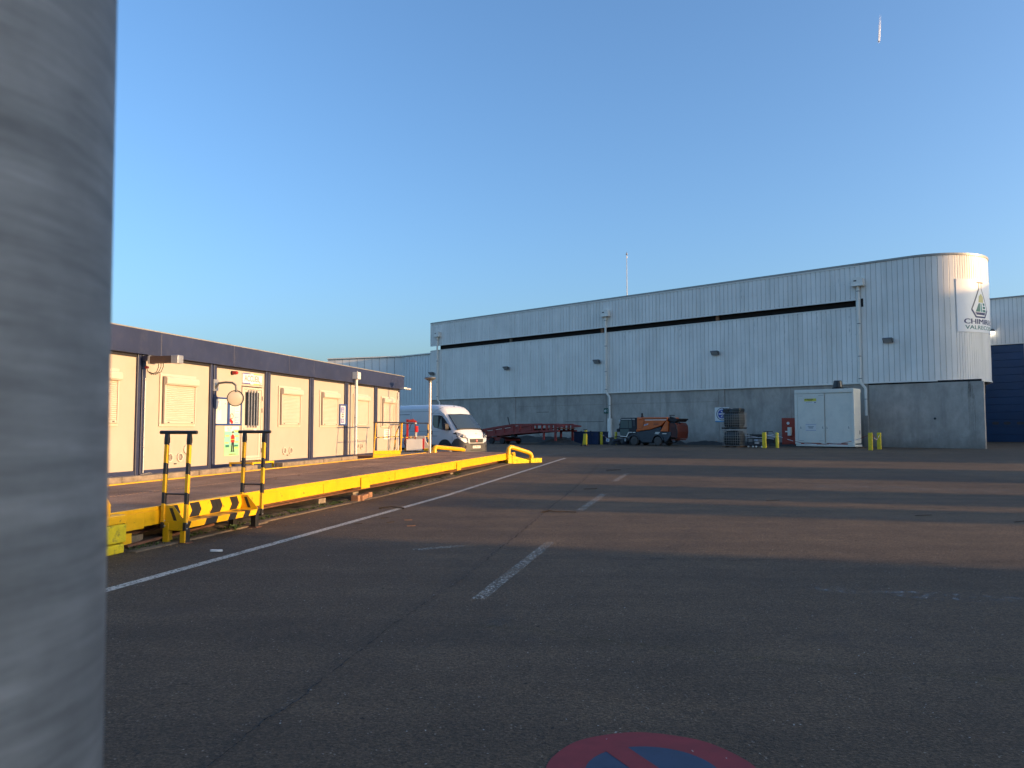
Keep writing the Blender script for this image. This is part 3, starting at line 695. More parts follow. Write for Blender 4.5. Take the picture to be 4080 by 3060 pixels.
def flat(poly, name, m, off=0.001):
    # fan of small quads so that it can be bent: cut the polygon in vertical slices
    import bmesh
    bm = bmesh.new(); vs = [bm.verts.new((p[0], p[1], off)) for p in poly]; bm.faces.new(vs)
    x = min(p[0] for p in poly) + 0.05
    while x < max(p[0] for p in poly):
        bmesh.ops.bisect_plane(bm, geom=bm.verts[:] + bm.edges[:] + bm.faces[:], plane_co=(x, 0, 0), plane_no=(1, 0, 0)); x += 0.05
    bmesh.ops.triangulate(bm, faces=bm.faces)
    me = bpy.data.meshes.new(name); bm.to_mesh(me); bm.free(); me.materials.append(m)
    o = bpy.data.objects.new(name, me); COL.objects.link(o); o.parent = BN; bend(o, 0.0); return o
def stroke(p, q, w, name, m, off=0.001):
    p = Vector(p); q = Vector(q); d = (q - p).normalized(); n_ = Vector((-d.y, d.x)) * w / 2
    return flat([p + n_, p - n_, q - n_, q + n_], name, m, off)
cx = 4.54
fl = M['ink_navy']
stroke((cx - 0.34, 10.88), (cx + 0.34, 10.88), 0.10, 'flask_rim', M['ink_grey'])
stroke((cx - 0.13, 10.83), (cx - 0.13, 10.46), 0.07, 'flask_line', M['ink_grey'])
stroke((cx + 0.13, 10.83), (cx + 0.13, 10.46), 0.05, 'flask_line', M['ink_grey'])
stroke((cx - 0.13, 10.48), (cx - 0.80, 9.12), 0.10, 'flask_line', M['ink_grey'])
stroke((cx + 0.13, 10.48), (cx + 0.80, 9.12), 0.06, 'flask_line', M['ink_grey'])
stroke((cx - 0.80, 9.14), (cx - 0.45, 8.66), 0.12, 'flask_line', fl)
stroke((cx + 0.80, 9.14), (cx + 0.45, 8.66), 0.12, 'flask_line', fl)
stroke((cx - 0.48, 8.66), (cx + 0.48, 8.66), 0.10, 'flask_line', fl)
flat([(cx - 0.52, 8.96), (cx + 0.54, 8.96), (cx + 0.42, 8.80), (cx - 0.38, 8.80)], 'flask_base', fl)
flat([(cx - 0.47, 9.0), (cx - 0.05, 9.0), (cx - 0.05, 9.55), (cx - 0.18, 9.55)], 'flask_mark', M['ink_green'])
flat([(cx + 0.0, 9.0), (cx + 0.20, 9.0), (cx + 0.10, 9.55), (cx + 0.0, 9.55)], 'flask_mark', M['print_teal'])
for z in (9.0, 9.21, 9.42): flat([(cx + 0.26, z), (cx + 0.60 - (z - 9.0) * 0.3, z), (cx + 0.57 - (z - 9.0) * 0.3, z + 0.15), (cx + 0.22, z + 0.15)], 'flask_mark', M['ink_green'])
flat([(cx - 0.20, 9.60), (cx + 0.30, 9.60), (cx + 0.30, 9.95), (cx + 0.08, 10.18), (cx - 0.14, 10.0)], 'flask_flame', M['print_flame'])
def banner_text(body, size, x0, z, m, w, bold):
    cu = text(body, size, m, BN, (0, 0, 0), (0, 0, 0), 'lettering', 0.0, 1.0, bold, 'LEFT')
    import bmesh
    bm = bmesh.new(); bm.from_mesh(cu.data)
    xs = [v.co.x for v in bm.verts]; x_a, x_b = min(xs), max(xs)
    for v in bm.verts: v.co.x = x0 + (v.co.x - x_a) / (x_b - x_a) * w
    x = x0 + 0.05
    while x < x0 + w:
        bmesh.ops.bisect_plane(bm, geom=bm.verts[:] + bm.edges[:] + bm.faces[:], plane_co=(x, 0, 0), plane_no=(1, 0, 0)); x += 0.05
    for v in bm.verts: v.co.z += 0.001 + (x0 % 0.1) * 0.01
    bm.to_mesh(cu.data); bm.free(); bend(cu, z)
for dx_ in (0.0, 0.022, 0.044): banner_text('CHIMIREC', 0.46, 3.16 + dx_, 8.35, M['ink_navy'], 3.02, 0.0)
for dx_ in (0.0, 0.016): banner_text('VALRECOISE', 0.36, 3.23 + dx_, 7.97, M['ink_green'], 3.0, 0.0)

# ------------------------------------------------------------------ floodlights
def floodlight(loc, rz, label):
    t = thing('floodlight', label, 'floodlight', loc, rz, 'floodlights on the hall walls')
    MB().prism([(-0.12, 0.16), (-0.52, 0.20), (-0.54, 0.12), (-0.20, -0.20), (-0.10, -0.14)], -0.36, 0.36, 'yz').build('lamp_housing', M['grey_metal'], t, bevel=0.012)
    MB().add([(-0.30, -0.522, 0.108), (0.30, -0.522, 0.108), (0.30, -0.215, -0.178), (-0.30, -0.215, -0.178)], [(3, 2, 1, 0)]).build('lamp_glass', M['lens'], t).location = (0, -0.006, -0.006)
    MB().bar((0, 0.0, -0.02), (0, -0.14, 0.0), 0.05, 0.05).build('wall_bracket', M['grey_metal'], t)
    MB().tube([(0, -0.02, 0.03), (0.04, -0.08, 0.1), (0.05, -0.2, 0.1)], 0.01, 6).build('lamp_cable', M['black'], t)
    t.scale = (0.82, 0.82, 0.82)
for b, where in ((-60.9, 'at the far left corner of the hall above the lamp post'), (-50.15, 'above the red ramp'), (-39.45, 'just left of the middle downpipe'),
                 (-28.3, 'above the stacked cages'), (-15.9, 'right of the storage container below the banner')):
    floodlight(fw(WA, b, HY + CY, 7.32), WA, 'black floodlight ' + where)

# ------------------------------------------------------------------ right wing with the blue door
WY = 82.13; WX = -20.5
wing = thing('rear_hall', 'white clad rear hall with a tall blue sectional door behind the rounded corner', 'hall', fw(WA, WX, WY), WA)
def wx(b): return b - WX
MB().box(wx(-20.5), wx(90), 0.12, 26, 9.3, 13.5).build('wall_core', M['groove'], wing)
MB().box(wx(-12.75), wx(90), 0.12, 26, 0.0, 9.3).build('wall_core', M['groove'], wing)
MB().box(wx(22), wx(90), 0.02, 26, 13.56, 18.0).build('shade_parapet', M['clad'], wing)  # unseen roof step, added to keep sun off the rounded corner
wsh = sheet(13.5 - 9.33, PITCH - 0.02)
for i in range(34): inst(wsh, 'cladding_sheet', None, wing, (wx(-18.0) + (i + 0.5) * PITCH, 0.05, 9.33))
MB().box(wx(-18.0) + 34 * PITCH, wx(90), 0.05, 0.11, 9.33, 13.5).build('far_cladding', M['clad'], wing)
MB().box(wx(-12.55), wx(90), 0.03, 0.11, 0.0, 9.28).build('far_cladding', M['clad'], wing)
MB().box(wx(-18.0), wx(90), -0.03, 0.4, 13.5, 13.62).build('coping', M['coping'], wing)
MB().box(wx(-18.0), wx(-12.5), -0.01, 0.1, 9.24, 9.33).build('door_lintel', M['trim'], wing)
MB().box(wx(-12.93), wx(-12.5), 0.0, 0.14, 0.2, 9.24).build('door_jamb', M['trim'], wing, bevel=0.01)
dr = MB().box(wx(-18.0), wx(-12.94), 0.16, 0.2, 0.2, 9.24).build('sectional_door', M['skip_blue'], wing)
for i in range(13):
    z = 0.36 + i * 0.68
    MB().box(wx(-17.9), wx(-12.96), 0.10, 0.155, z, z + 0.66).build('door_section', M['door_blue'], dr, bevel=0.012)
for b in (-15.35, -14.45, -13.42, -16.3, -17.2):
    o_ = MB(); o_.add([(wx(b) + 0.27 * max(-1, min(1, 1.3 * math.cos(t_))), 0.092, 2.05 + 0.14 * math.sin(t_)) for t_ in [2 * math.pi * k / 24 for k in range(24)]], [tuple(range(24))])
    o_.build('door_window', M['chassis'], dr)
MB().box(wx(-18.0), wx(-12.9), 0.05, 0.2, 0.24, 0.34).build('door_seal', M['grey_metal'], wing)
# small lit wall lamp beside the banner
wl_t = thing('wall_lamp', 'small lit wall lamp above the blue door beside the banner', 'wall lamp', fw(WA, -15.45, WY + 0.0, 10.5), WA)
MB().box(-0.28, 0.28, -0.35, 0.03, 0.0, 0.24).build('lamp_housing', M['grey_metal'], wl_t, bevel=0.02)
lm, lnt, lp = new_mat('lit_lamp'); lp.inputs['Emission Color'].default_value = (1, 0.93, 0.8, 1); lp.inputs['Emission Strength'].default_value = 2.5
MB().prism([(-0.34, -0.002), (-0.02, -0.002), (-0.06, -0.14), (-0.30, -0.14)], -0.25, 0.25, 'yz').build('lamp_lens', lm, wl_t)

# ------------------------------------------------------------------ far left hall with canopy
lh = thing('distant_hall', 'pale blue white metal hall far behind the cabins with a dark loading canopy', 'hall', (-13.6, 95.0, 0.3), 0)
MB().add([(-9.6, 1.6, 0), (0, 0, 0), (40, -36.9, 0), (-9.6, 1.6, 9.95), (0, 0, 10.15), (40, -36.9, 10.15), (-9.6, 40, 0), (40, 40, 0), (-9.6, 40, 9.95), (40, 40, 10.15)],
         [(0, 1, 4, 3), (1, 2, 5, 4), (0, 3, 8, 6), (3, 4, 5, 9, 8)]).build('hall_wall', M['groove'], lh)
def face_sheets(p0, p1, z0, z1a, z1b, pitch):
    p0 = Vector(p0); p1 = Vector(p1); L = (p1 - p0).length; d = (p1 - p0) / L; n = Vector((d.y, -d.x)); k = round(L / pitch); pitch = L / k
    for i in range(k):
        a = p0 + d * (i * pitch + 0.03); b = p0 + d * ((i + 1) * pitch - 0.03); t_ = i / k
        zz = z1a + (z1b - z1a) * t_
        q = [a + n * 0.10, b + n * 0.10, b + n * 0.02, a + n * 0.02]
        MB().add([(*q[0], z0), (*q[1], z0), (*q[2], z0), (*q[3], z0), (*q[0], zz), (*q[1], zz), (*q[2], zz), (*q[3], zz)],
                 [(0, 3, 2, 1), (4, 5, 6, 7), (0, 1, 5, 4), (1, 2, 6, 5), (2, 3, 7, 6), (3, 0, 4, 7)]).build('cladding_sheet', M['clad_far'], lh)
face_sheets((-9.6, 1.6), (0, 0), 0, 9.9, 10.1, 1.0)
face_sheets((0, 0), (14.7, -13.56), 0, 10.1, 10.1, 0.5)
MB().bar((-9.6, 1.45, 10.0), (0, -0.15, 10.2), 0.3, 0.12).build('coping', M['trim'], lh)
MB().bar((0, -0.15, 10.2), (40, -37.05, 10.2), 0.3, 0.12).build('coping', M['trim'], lh)
# canopy
can = thing('loading_canopy', 'low flat roofed loading canopy with pale fascia and dark underside behind the van', 'canopy', fw(WA, -84.0, 62.0), WA)
MB().box(-3.0, 30, 0, 12, 5.45, 6.35).build('fascia', M['clad_far'], can)
MB().box(-2.8, 30, 0.2, 11.8, 5.2, 5.44).build('soffit', M['slot'], can)
MB().box(-2.8, 30, 0.25, 0.5, 4.7, 5.2).build('beam', M['slot'], can)
for i in range(26): MB().box(-2.8 + i * 0.66, -2.8 + i * 0.66 + 0.6, 6.0, 6.1, 0.0, 5.19).build('wall_sheet', M['clad'], can)
for x in (-2.5, 8, 20): MB().box(x, x + 0.25, 0.3, 0.55, 0.2, 4.7).build('canopy_column', M['grey_metal'], can)
# dark container top showing behind the van
dc = thing('dark_skip', 'black steel container whose top shows behind the white van roof', 'container', (-7.6, 52.5, 0.33), R(-8))
MB().box(-2.0, 2.0, 0, 2.2, 0.15, 2.55).build('container_body', M['chassis'], dc, bevel=0.03)
MB().box(-2.05, 2.05, -0.05, 2.25, 2.55, 2.68).build('top_rail', M['trim'], dc)
for x in (-1.9, -0.65, 0.6, 1.85): MB().box(x - 0.04, x + 0.04, -0.045, 0.0, 0.2, 2.5).build('side_rib', M['black'], dc)
MB().box(-1.9, 1.9, 0.1, 2.1, 0.0, 0.15).build('skid', M['black'], dc)

# bare tree behind the cabins
tr = thing('bare_tree', 'top twigs of a leafless tree poking above the cabin roof at left', 'tree', (-22.5, 46.0, 0.3))
MB().tube([(0, 0, 0), (0.1, 0, 2.5), (0.0, 0.1, 4.6)], [0.16, 0.11, 0.06], 8).build('trunk', M['twig'], tr)
cr = MB()
for i in range(22):
    a = random.uniform(0, 6.28); z = random.uniform(3.0, 4.6); L = random.uniform(0.8, 1.7)
    p = Vector((0.0, 0.1, z)); q = p + Vector((math.cos(a) * L * 0.45, math.sin(a) * L * 0.45, L * 0.85)); q2 = q + Vector((math.cos(a) * 0.1, 0.1, 0.6))
    cr.tube([p, q, q2], [0.03, 0.015, 0.006], 5)
cr.build('crown', M['twig'], tr)

# ------------------------------------------------------------------ added blocks out of view on the sunny side, casting the long shade bands
tdir = Vector((math.cos(R(SUN_AZ)), -math.sin(R(SUN_AZ)), 0)) * -1      # across the light
sdir = Vector((math.sin(R(SUN_AZ)), math.cos(R(SUN_AZ)), 0))
def neighbour(q0, q1, h, dist, label, name='shade_block'):  # adds an unseen block, sized for the shade it throws on the yard
    o = thing(name, label, 'shade block', tuple(sdir * dist + tdir * q0), math.atan2(tdir.y, tdir.x), 'added shade blocks out of view')
    L = q1 - q0
    MB().box(0, L, -12, 0, 0, h - 0.25).build('wall', M['concrete'], o)
    MB().box(0, L, -12.1, 0.1, h - 0.25, h).build('roof', M['coping'], o)
    MB().box(L * 0.3, L * 0.3 + min(3.0, L * 0.35), 0.0, 0.06, 0, min(3.5, h * 0.7)).build('door', M['door_blue'], o)
SL = math.tan(R(SUN_EL))
def hh(dist, along, z=0.0): return z + (dist - along) * SL
neighbour(-60, 4.5, 11.0, 62, 'tall added shade block right of and behind the camera')
neighbour(4.52, 8.9, hh(62, -8.3, 0.55), 62, 'low added shade block next to the tall one behind the camera')
neighbour(8.92, 9.9, hh(62, -8.3, 0.10), 62, 'thin added shade block beside the low one')
neighbour(14.35, 16.45, hh(58, -6.9), 58, 'narrow added shade block nearest the low one')
neighbour(17.5, 20.7, hh(58, -6.9), 58, 'second narrow added shade block from the low one')
neighbour(24.5, 30.2, hh(60, -7.5), 60, 'wide added shade block before the rear hall')

# ------------------------------------------------------------------ raised apron and kerb under the cabins
def capron():
    a0, a1 = -2.0, 33.6
    vs = []
    for a in (a0, 8.5, 20, a1):
        z = 0.455 + 0.0045 * (a - 8.5)
        for y in (10.62, 22.0): vs.append((*cabxy(a, y), z))
    n = len(vs)
    vs += [(x, y, -0.2) for x, y, z in vs]
    f = [(2 * i, 2 * i + 1, 2 * i + 3, 2 * i + 2) for i in range(3)] + [(2 * i, 2 * i + 2, n + 2 * i + 2, n + 2 * i) for i in range(3)] + [(6, 7, n + 7, n + 6), (0, n, n + 1, 1)]
    MB().add(vs, f).build('cabin_apron', mat('apron_concrete', (0.17, 0.16, 0.15), 0.9, var=0.2, scale=1.5, dirt=0.5, bump=0.5, bump_scale=40), kind='structure')
capron()
kerb = thing('kerb_row', 'weathered concrete kerb blocks lit orange below the cabins', 'kerb', fw(CA, 8.0, 10.64, 0.44), CA)
x = 0.0
while x < 15.2:
    w = 1.18; MB().box(x + 0.008, x + w, random.uniform(0, 0.012), 0.24, 0.0, 0.165 + 0.004 * x + random.uniform(-0.008, 0.008) - (0.12 if 8.9 < x < 10.0 else 0)).build('kerb_block', M['kerb'], kerb, bevel=0.014); x += 1.19

# ------------------------------------------------------------------ cabin row
AX, AY, AZ = 12.42, 12.2, 0.5
cab = thing('site_cabin', 'long row of cream and navy modular office cabins with rolled down shutters', 'cabin', fw(CA, AX, AY, AZ), CA)
def ax(a): return a - AX
bounds = [12.42, 15.11, 17.815, 20.48, 23.18, 25.82, 28.5, 31.09]
FZ0, FZ1 = 3.235 - AZ, 3.79 - AZ
MB().box(ax(12.3), ax(31.2), 0.10, 6.0, 0.02, 3.72 - AZ).build('cabin_core', M['navy_dark'], cab)
MB().box(ax(12.3), ax(31.24), 0.0, 6.1, 3.72 - AZ, 3.78 - AZ).build('roof', M['navy'], cab)
for a0, a1 in ((12.3, 15.6), (15.6, 18.55), (18.55, 21.5), (21.5, 23.1), (23.1, 26.7), (26.7, 31.26)):
    MB().box(ax(a0) + 0.004, ax(a1), -0.14, 0.02, FZ0, FZ1).build('fascia_panel', M['navy'], cab, bevel=0.006)
MB().box(ax(12.3), ax(31.28), -0.15, 0.03, FZ1, FZ1 + 0.025).build('fascia_trim', M['coping'], cab)
for i, b in enumerate(bounds):
    for x0, x1 in ((-0.15, -0.035), (0.0, 0.125)):
        if i == 0 and x0 < 0 or i == 7 and x0 >= 0: continue
        MB().box(ax(b) + x0, ax(b) + x1, -0.045, 0.1, 0.0, FZ0).build('corner_post', M['navy'], cab, bevel=0.012)
    if i < 7:
        MB().box(ax(b) + 0.13, ax(bounds[i + 1]) - 0.155, -0.035, 0.09, 0.0, 0.10).build('base_rail', M['navy'], cab, bevel=0.006)
        MB().box(ax(b) + 0.128, ax(bounds[i + 1]) - 0.153, -0.02, 0.09, FZ0 - 0.07, FZ0 - 0.002).build('top_rail', M['navy_dark'], cab)  # dark strip painted in as the shadow line under the fascia
        if i == 2: continue
        MB().box(ax(b) + 0.135, ax(bounds[i + 1]) - 0.16, 0.0, 0.09, 0.105, FZ0 - 0.075).build('wall_panel', M['cream'], cab)
# entrance bay: two panels and the door
D0, D1 = ax(19.16), ax(20.20)
MB().box(ax(17.95), D0 - 0.01, 0.0, 0.09, 0.105, FZ0 - 0.075).build('wall_panel', M['cream'], cab)
MB().box(D0 - 0.007, ax(20.48) - 0.16, 0.0, 0.09, 2.25, FZ0 - 0.075).build('wall_panel', M['cream'], cab)
MB().box(D1 + 0.01, ax(20.48) - 0.16, 0.0, 0.09, 0.105, 2.247).build('wall_panel', M['cream'], cab)
for x, z in ((ax(14.0), -0.08), (ax(14.85), -0.08), (ax(17.3), -0.08), (ax(22.8), -0.08), (ax(25.4), -0.09), (ax(28.1), -0.09)):
    MB().box(x, x + 0.12, 0.0, 0.2, z, 0.0).build('levelling_shoe', M['navy'], cab)
MB().box(ax(31.2), ax(31.23), 0.1, 6.0, 0.0, 3.2 - AZ).build('end_wall', M['cream'], cab)

def window(x, bay, z0=1.605 - AZ, w=1.34, h=1.25):
    t = thing_part('window', cab, (x, 0, z0))
    fr = MB()
    fr.box(0, w, -0.035, 0.0, 0, 0.06).box(0, w, -0.035, 0.0, h - 0.06, h).box(0, 0.07, -0.035, 0.0, 0.06, h - 0.06).box(w - 0.05, w, -0.035, 0.0, 0.06, h - 0.06)
    fr.build('window_frame', M['shutter'], t, bevel=0.005)
    MB().prism([(-0.035, h - 0.07), (-0.13, h - 0.07), (-0.15, h - 0.11), (-0.15, h - 0.22), (-0.12, h - 0.26), (-0.035, h - 0.26)], 0.10, w - 0.02, 'yz').build('shutter_box', M['shutter'], t, bevel=0.006)
    MB().box(0.105, 0.155, -0.085, -0.036, 0.065, h - 0.262).build('guide_rail', M['shutter'], t)
    MB().box(w - 0.085, w - 0.052, -0.085, -0.036, 0.065, h - 0.262).build('guide_rail', M['shutter'], t)
    # curtain: every slat a rounded ridge
    prof = []; z = h - 0.262; sl = 0.0445
    ys = []
    k = int((z - 0.13) / sl)
    for i in range(k):
        zz = 0.13 + i * sl
        prof += [(-0.050, zz), (-0.062, zz + 0.008), (-0.068, zz + 0.022), (-0.062, zz + 0.034), (-0.050, zz + 0.0415)]
    prof += [(-0.05, z), (-0.04, z), (-0.04, 0.13)]
    MB().prism(prof, 0.156, w - 0.086, 'yz').build('roller_curtain', M['shutter'], t)
    MB().box(0.156, w - 0.086, -0.075, -0.04, 0.066, 0.128).build('bottom_bar', M['shutter'], t, bevel=0.004)
    for xx in (0.24, w - 0.22): MB().box(xx, xx + 0.06, -0.083, -0.075, 0.085, 0.108).build('stopper', M['ink'], t)
    return t
for a in (13.06, 15.74, 21.10, 23.77, 26.41, 29.04): window(ax(a), a)

# door
dt = thing_part('door', cab, (D0, 0, 0.16))
W, H = D1 - D0, 2.06
fr = MB(); fr.box(0, 0.06, -0.03, 0.05, 0, H).box(W - 0.06, W, -0.03, 0.05, 0, H).box(0.06, W - 0.06, -0.03, 0.05, H - 0.06, H).box(0.06, W - 0.06, -0.045, 0.05, 0, 0.05)
fr.build('door_frame', M['shutter'], dt, bevel=0.005)
lf = MB(); lf.box(0.065, 0.165, -0.015, 0.03, 0.055, H - 0.065).box(W - 0.165, W - 0.065, -0.015, 0.03, 0.055, H - 0.065).box(0.165, W - 0.165, -0.015, 0.03, H - 0.14, H - 0.065).box(0.165, W - 0.165, -0.015, 0.03, 0.055, 0.12).box(0.165, W - 0.165, -0.015, 0.03, 0.86, 0.98)
lf.build('door_leaf', M['shutter'], dt, bevel=0.004)
MB().box(0.165, W - 0.165, 0.0, 0.02, 0.12, 0.86).build('lower_panel', M['cream'], dt)
MB().box(0.165, W - 0.165, 0.0, 0.02, 0.98, H - 0.14).build('door_glass', M['glass'], dt)
for i in range(4):
    xx = 0.29 + i * 0.14; MB().box(xx - 0.02, xx + 0.02, -0.06, -0.035, 0.92, H - 0.08).build('window_bar', M['steel'], dt)
MB().tube([(0.12, -0.015, 0.80), (0.12, -0.06, 0.80), (0.26, -0.065, 0.78)], 0.011, 6).build('door_handle', M['grey_metal'], dt)
MB().box(0.10, 0.14, -0.022, -0.014, 0.72, 0.90).build('lock_plate', M['steel'], dt)
MB().box(0.62, 0.76, -0.02, -0.013, 0.76, 0.88).build('door_notice', M['paper'], dt)
for z in (0.2, 1.35, 1.7): MB().cyl((W - 0.035, -0.04, z), (W - 0.035, -0.04, z + 0.13), 0.014, n=8).build('hinge', M['grey_metal'], dt)

def vent(a, z, lidded=False):
    t = thing_part('vent', cab, (ax(a), 0, z - AZ))
    MB().ring((0, 0), 0.115, 0.078, -0.03, 0.0, 24).build('vent_collar', M['shutter'], t, smooth=True)
    MB().cyl((0, -0.004, 0), (0, -0.002, 0), 0.08, n=20).build('vent_disc', M['ink'] if not lidded else M['shutter'], t)
    if not lidded:
        g = MB()
        for k in (-0.04, -0.013, 0.013, 0.04): g.box(-0.07, 0.07, -0.016, -0.008, k - 0.004, k + 0.004)
        for k in (-0.027, 0.0, 0.027): g.box(k - 0.003, k + 0.003, -0.014, -0.007, -0.07, 0.07)
        g.build('vent_grille', M['shutter'], t)
for a, z in ((16.17, .86), (16.55, .86), (21.52, .87), (21.90, .87), (26.85, .89), (27.2, .89)): vent(a, z)
vent(16.8, 1.04, True); vent(26.77, 1.09, True)
MB().box(ax(16.34), ax(16.42), -0.02, 0, 0.19, 0.215).build('data_plate', M['ink'], cab)
MB().box(ax(21.68), ax(21.75), -0.02, 0, 0.22, 0.245).build('data_plate', M['ink'], cab)
# downpipe with square hopper, conduits
dp = MB().tube([(ax(26.17), -0.24, 3.35 - AZ), (ax(26.17), -0.24, 0.50 - AZ)], 0.055, 14).build('downpipe', M['zinc_pipe'], cab, smooth=True)
MB().box(ax(26.03), ax(26.30), -0.36, -0.143, 3.36 - AZ, 3.62 - AZ).build('hopper', M['zinc_pipe'], dp, bevel=0.01)
MB().box(ax(26.05), ax(26.08), -0.34, -0.31, 3.60 - AZ, 3.66 - AZ).build('hopper_bracket', M['zinc_pipe'], dp)
for z in (0.72, 1.95, 3.05): MB().cyl((ax(26.17), -0.24, z - AZ - 0.015), (ax(26.17), -0.24, z - AZ + 0.015), 0.066, n=14).build('pipe_clip', M['steel'], dp)
MB().cyl((ax(26.17), -0.24, 0.47 - AZ), (ax(26.17), -0.24, 0.60 - AZ), 0.068, n=14).build('pipe_shoe', M['steel'], dp)
MB().box(ax(30.66), ax(30.74), -0.05, 0.0, 0.20, 2.26).build('cable_duct', M['shutter'], cab, bevel=0.005)
MB().tube([(ax(30.82), -0.06, 2.6), (ax(30.82), -0.06, 0.12)], 0.03, 8).build('drain_pipe', M['zinc_pipe'], cab)
MB().tube([(ax(15.19), -0.065, 2.2), (ax(15.19), -0.065, 0.05)], 0.012, 6).build('cable', M['zinc_pipe'], cab)
for i in range(9): MB().box(ax(15.17), ax(15.21), -0.082, -0.045, 0.4 + i * 0.22, 0.415 + i * 0.22).build('cable_clip', M['steel'], cab)
cl = MB()
for j in range(5):
    c0 = Vector((ax(15.20) + 0.03 * j - 0.10, -0.12 - 0.02 * j, 0.0)); rr = 0.065 + 0.008 * j
    cl.tube([c0 + Vector((rr * 1.3 * math.cos(t), 0, rr * 0.75 * math.sin(t) - 0.02)) for t in [2 * math.pi * k / 18 for k in range(19)]], 0.005, 5)
cl.tube([(ax(14.1), -0.02, 0.04), (ax(14.5), -0.05, -0.05), (ax(14.9), -0.08, -0.02), (ax(15.2), -0.1, -0.04)], 0.008, 5)
tag(cl.build('cable_coil', M['cable_grey']), 'loose coil of pale cable under the navy cabin post above the kerb', 'cable'); bpy.data.objects['cable_coil'].location = cab.location; bpy.data.objects['cable_coil'].rotation_euler = cab.rotation_euler

def on_cabin(name, label, cat, a, z, off=0.0, group=None):
    return thing(name, label, cat, fw(CA, a, AY - off, z), CA, group)
# ACCUEIL sign
sg = on_cabin('reception_sign', 'white sign reading ACCUEIL above the entrance door', 'sign', 19.665, 2.96)
MB().box(-0.50, 0.50, -0.025, 0.0, -0.15, 0.15).build('sign_board', M['paper'], sg)
for z in (0.125, -0.148):
    MB().box(-0.50, -0.11, -0.028, -0.0252, z, z + 0.024).build('blue_band', M['sign_blue'], sg)
    MB().box(0.05, 0.33, -0.028, -0.0252, z, z + 0.024).build('green_band', M['lime'], sg)
    text('chimirec', 0.05, M['ink'], sg, (0.42, -0.026, z + 0.012), ext=0.001)
text('ACCUEIL', 0.235, M['ink_grey'], sg, (-0.02, -0.027, 0.0), sx=0.82, bold=0.003, ext=0.001)
text('chimirec', 0.045, M['ink_grey'], sg, (0.40, -0.027, -0.09), ext=0.001)
# red lamp
rl = on_cabin('red_beacon', 'small red beacon lamp on the cabin wall left of the ACCUEIL sign', 'lamp', 18.66, 3.07)
MB().cyl((0, 0, 0), (0, -0.05, 0), 0.055, n=14).build('beacon_base', M['ink'], rl)
MB().tube([(0, -0.05, 0), (0, -0.10, 0), (0, -0.17, 0), (0, -0.20, 0)], [0.05, 0.05, 0.045, 0.02], 14).build('beacon_dome', M['red'], rl, smooth=True)
# notice board
nb = on_cabin('notice_board', 'blue framed double notice board behind the round mirror', 'notice board', 17.96, 1.64)
MB().box(0.0, 1.17, -0.02, -0.001, 0, 0.74).build('board_face', M['board'], nb)
f_ = MB(); f_.box(0, 1.17, -0.045, -0.02, 0, 0.045).box(0, 1.17, -0.045, -0.02, 0.70, 0.745).box(1.125, 1.17, -0.045, -0.02, 0.045, 0.70).box(0.50, 0.60, -0.045, -0.02, 0.045, 0.70)
f_.build('board_frame', M['blue_frame'], nb, bevel=0.004)
for x0, x1, z0, z1, mm in ((0.05, 0.24, 0.14, 0.42, 'paper'), (0.85, 1.10, 0.33, 0.55, 'paper'), (0.86, 1.06, 0.06, 0.24, 'pale_blue'), (0.05, 0.2, 0.5, 0.66, 'paper')):
    MB().box(x0, x1, -0.024, -0.0205, z0, z1).build('notice', M[mm], nb)
MB().ring((0.72, 0.25), 0.075, 0.058, -0.025, -0.0205, 24).build('prohibition_ring', M['ink_red'], nb)
MB().obox((0.70, -0.0225, 0.11), (0.17, 0.003, 0.09), Matrix.Rotation(R(35), 3, 'Y')).build('red_leaflet', M['red'], nb)
for z in (0.09, 0.14, 0.19): MB().box(0.87, 1.05, -0.0255, -0.0242, z, z + 0.02).build('notice_line', M['paper'], nb)
for z in (0.38, 0.45, 0.50): MB().box(0.89, 1.05, -0.0255, -0.0242, z, z + 0.008).build('notice_line', M['ink_grey'], nb)
for x_, z_ in ((0.14, 0.41), (0.12, 0.62), (0.41, 0.58), (0.95, 0.60)): MB().cyl((x_, -0.026, z_), (x_, -0.018, z_), 0.012, n=8).build('magnet', M['ink'], nb)
# poster with worker
ps = on_cabin('safety_poster', 'green safety poster of a worker in a red vest below the notice board', 'poster', 18.385, 0.82)
MB().box(0, 0.68, -0.006, -0.001, 0, 0.80).build('poster_sheet', M['poster_green'], ps)
MB().box(0.004, 0.676, -0.008, -0.0062, 0.28, 0.68).build('poster_sky', M['poster_teal'], ps)
MB().box(0, 0.68, -0.0085, -0.0062, 0.70, 0.80).build('poster_header', M['paper'], ps)
MB().box(0.0, 0.40, -0.0085, -0.0062, 0.66, 0.702).build('poster_header', M['paper'], ps)
text('Les EPI', 0.075, M['ink_green'], ps, (0.22, -0.0095, 0.745), ext=0.0008)
text('obligatoires', 0.035, M['ink_grey'], ps, (0.22, -0.0095, 0.695), ext=0.0008)
fg = thing_part('printed_worker', ps, (0.38, -0.009, 0.0))
MB().prism([(-0.07, 0.12), (-0.015, 0.12), (0.0, 0.33), (0.02, 0.12), (0.075, 0.12), (0.06, 0.38), (-0.055, 0.38)], -0.0012, 0).build('trousers', M['ink'], fg)
MB().prism([(-0.075, 0.36), (0.075, 0.36), (0.08, 0.53), (0.03, 0.57), (-0.03, 0.57), (-0.085, 0.53)], -0.0018, 0).build('vest', M['red'], fg)
MB().box(-0.075, 0.075, -0.0024, -0.0018, 0.43, 0.445).build('vest_band', M['label_yellow'], fg)
for s_ in (-1, 1): MB().box(s_ * 0.08 - 0.02 + s_ * 0.018, s_ * 0.08 + 0.02 + s_ * 0.018, -0.0014, 0, 0.34, 0.53).build('arm', M['skin'], fg)
